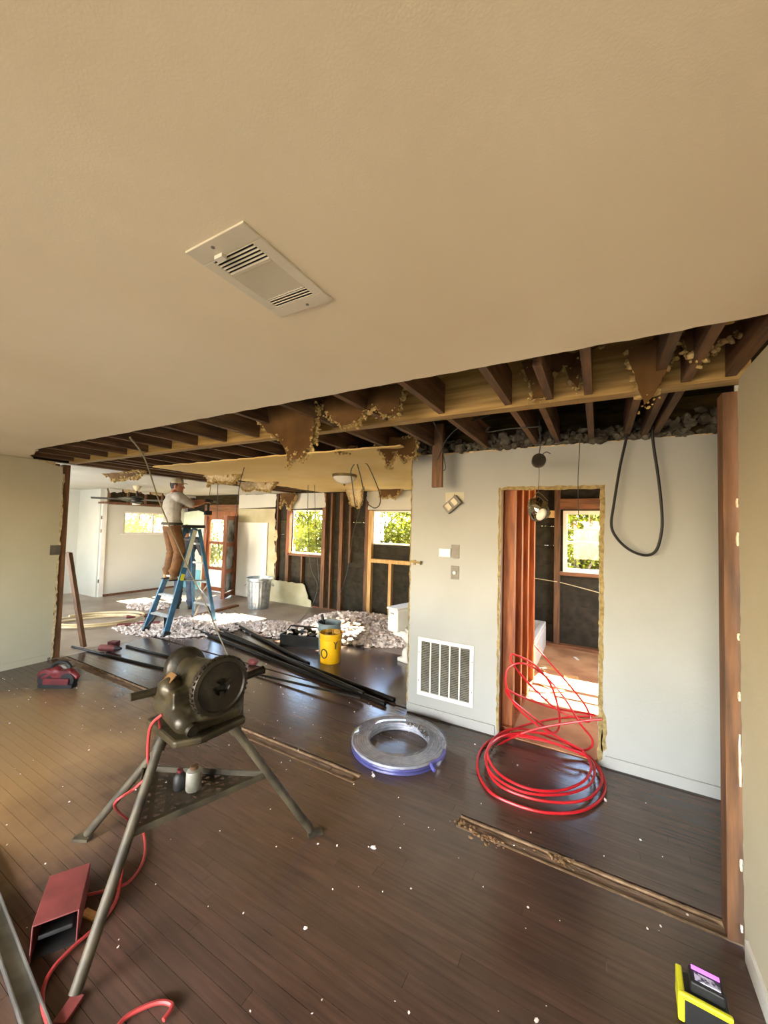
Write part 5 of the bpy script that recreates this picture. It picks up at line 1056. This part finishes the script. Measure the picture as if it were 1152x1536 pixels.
wr = J['wrR']; t = thing('impact_driver', 'dark cordless driver held in the hand of the person on the ladder', 'drill', wr+fw*.09-UP*.2)
g0 = wr+fw*.085; b = B(); b.cap2(g0-UP*.0, .022, g0-UP*.12, .022, 10); obj('grip', b, BLACKR, t); obj('battery', B().obox(g0-UP*.16, fw, rt0, UP, .055, .035, .035), BLACKR, t, bevel=.006); obj('head', B().cyl(g0+UP*.04-fw*.06, g0+UP*.04+fw*.07, .034, .03, 14), OILM, t, smooth=True); obj('nose', B().cyl(g0+UP*.04+fw*.07, g0+UP*.04+fw*.13, .02, .012, 12), GREYM, t)
o_ = Vector((-7.33, 4.86, 0)); fw = Vector((-.85, .5, 0)).normalized(); rt0 = Vector((fw.y, -fw.x, 0))
J = dict(ankL=o_-rt0*.11+fw*.0+UP*.09, ankR=o_+rt0*.12-fw*.12+UP*.09, knL=o_-rt0*.1+fw*.05+UP*.46, knR=o_+rt0*.11-fw*.02+UP*.46, hipL=o_-rt0*.09+UP*.86, hipR=o_+rt0*.09+UP*.86,
         pelvis=o_+UP*.9, chest=o_+UP*1.2+fw*.05, neck=o_+UP*1.43+fw*.08, head=o_+UP*1.56+fw*.12, shL=o_-rt0*.18+UP*1.37+fw*.06, shR=o_+rt0*.2+UP*1.37+fw*.04,
         elL=o_-rt0*.22+UP*1.1+fw*.1, elR=o_+rt0*.30+UP*1.1-fw*.0, wrL=o_-rt0*.16+UP*.95+fw*.3, wrR=o_+rt0*.34+UP*.88+fw*.08, hsR=fw)
person('person in dark clothes standing behind the ladder with one arm hanging', J, DARKC, JEANS, HAIR, None, sleeve=.5, fwd=fw)

# ------------------------------------------------------------------ outdoors
gd = B().box((-40, 6.72, -.36), (25, 40, -.3)).box((-40, -3.3, -.36), (-11.1, 6.72, -.3)); struct('ground_outside', gd, GRASS, 'sunlit grass outside the windows', 'ground')
struct('wall_foundation', B().box((-10.95, YF+.131, -.3), (1.4, YF+.16, .0)), OLDP, 'foundation edge under the outside wall', 'wall')
def tree_mesh(seed, n, rx, rz, zc):
    rg = random.Random(seed); b = B(); clumps = []
    for k in range(26):
        a = rg.random()*6.28; rr = rg.random()**.5*rx; clumps.append(Vector((rr*math.cos(a), rr*math.sin(a)*.7, zc+rg.uniform(-1, 1)*rz)))
    for k in range(n):
        c_ = rg.choice(clumps); d_ = Vector((rg.gauss(0, 1), rg.gauss(0, 1), rg.gauss(0, 1))).normalized()*rg.uniform(.15, .55); p = c_+d_
        if p.z < .02: p.z = rg.uniform(.05, .6)
        ax_ = Vector((rg.gauss(0, 1), rg.gauss(0, 1), rg.gauss(0, .6)-.3)).normalized(); _, u, w_ = ortho(ax_); L_ = rg.uniform(.08, .16)
        b.add([p, p+ax_*L_*.5+u*L_*.22, p+ax_*L_, p+ax_*L_*.5-u*L_*.22], [(0, 1, 2, 3)])
    return b.mesh('foliage', LEAF if seed % 2 else LEAFD), clumps
tm = [tree_mesh(s, 11000, 1.9, 1.45, 1.7) for s in (1, 2, 3)]
tl = ['bushy tree outside the left kitchen window', 'bushy tree outside the right kitchen window', 'leafy tree behind the right kitchen window', 'leafy tree filling the bathroom window', 'bushy tree behind the bathroom window', 'tall bush outside the glazed door', 'bush outside the high slider window', 'second bush outside the high slider window', 'leafy bush further along behind the kitchen', 'bush between the kitchen windows outside', 'low tree left of the bathroom window outside', 'leafy tree between kitchen and bathroom windows outside', 'low tree close behind the kitchen sheathing', 'taller tree far behind the bathroom window', 'small bush close outside the bathroom window']
for i, (x, y, s) in enumerate(((-9.0, 10.6, 1.1), (-5.9, 10.4, 1.1), (-4.0, 11.6, 1.2), (-.4, 11.0, 1.1), (1.9, 11.8, 1.2), (-14.5, 12.4, 1.2), (-14.3, 7.6, 1.1), (-14.8, 10.0, 1.1), (-11.2, 12.6, 1.2), (-7.3, 12.2, 1.2), (-1.3, 10.3, 1.05), (-2.9, 10.9, 1.1), (-7.2, 10.0, 1.05), (.6, 13.2, 1.4), (-.45, 9.6, .8))):
    me, cl = tm[i % 3]; t = thing('garden_tree', tl[i], 'tree', (x, y, -.3), 'trees outside the windows'); t.rotation_euler.z = i*1.3; t.scale = (s, s, s)
    o = bpy.data.objects.new('foliage', me); C.objects.link(o); o.parent = t; o['kind'] = 'stuff'
    b = B(); b.tube([(0, 0, 0), (.05, .03, .8), (-.03, .08, 1.6), (.02, 0, 2.4)], [.11, .09, .07, .03], 9)
    for c_ in cl[:7]: b.tube([(0, .04, 1.0), Vector((0, .04, 1.2)).lerp(c_, .5)+Vector((0, 0, .1)), c_], [.04, .025, .01], 6)
    o = bpy.data.objects.new('trunk', b.mesh('trunk', BARK, True)); C.objects.link(o); o.parent = t
for ch_, px_, py_ in (('R', 861, 791), ('S', 886, 789)):
    cu = bpy.data.curves.new('lettering', 'FONT'); cu.body = ch_; cu.size = .15; cu.extrude = .001; to = bpy.data.objects.new('tmp', cu); C.objects.link(to)
    bpy.context.evaluated_depsgraph_get().update(); me = bpy.data.meshes.new_from_object(to.evaluated_get(bpy.context.evaluated_depsgraph_get())); bpy.data.objects.remove(to)
    q = P(px_, py_, Y=YF+.064); w4 = bpy.data.objects['window_4']; me.transform(Matrix.Translation(Vector((q.x-.03, YF+.064, q.z))-w4.location) @ Matrix.Rotation(PI/2, 4, 'X')); me.materials.clear(); me.materials.append(mat('sticker_print', 'B98A5A', 'A87A4C', .6)); o = bpy.data.objects.new('lettering', me); C.objects.link(o); o.parent = w4
for k in range(22):
    z = 1.46+k*.0225; obj('blind_slat', B().obox((-9.82, 5.25, z), (0, 1, 0), (1, 0, .5), (-.5, 0, 1), .32, .006, .0006), WHITEP, bpy.data.objects['window_3']); obj('blind_slat', B().obox((-9.82, 5.82, z), (0, 1, 0), (1, 0, .5), (-.5, 0, 1), .17, .006, .0006), WHITEP, bpy.data.objects['window_3'])
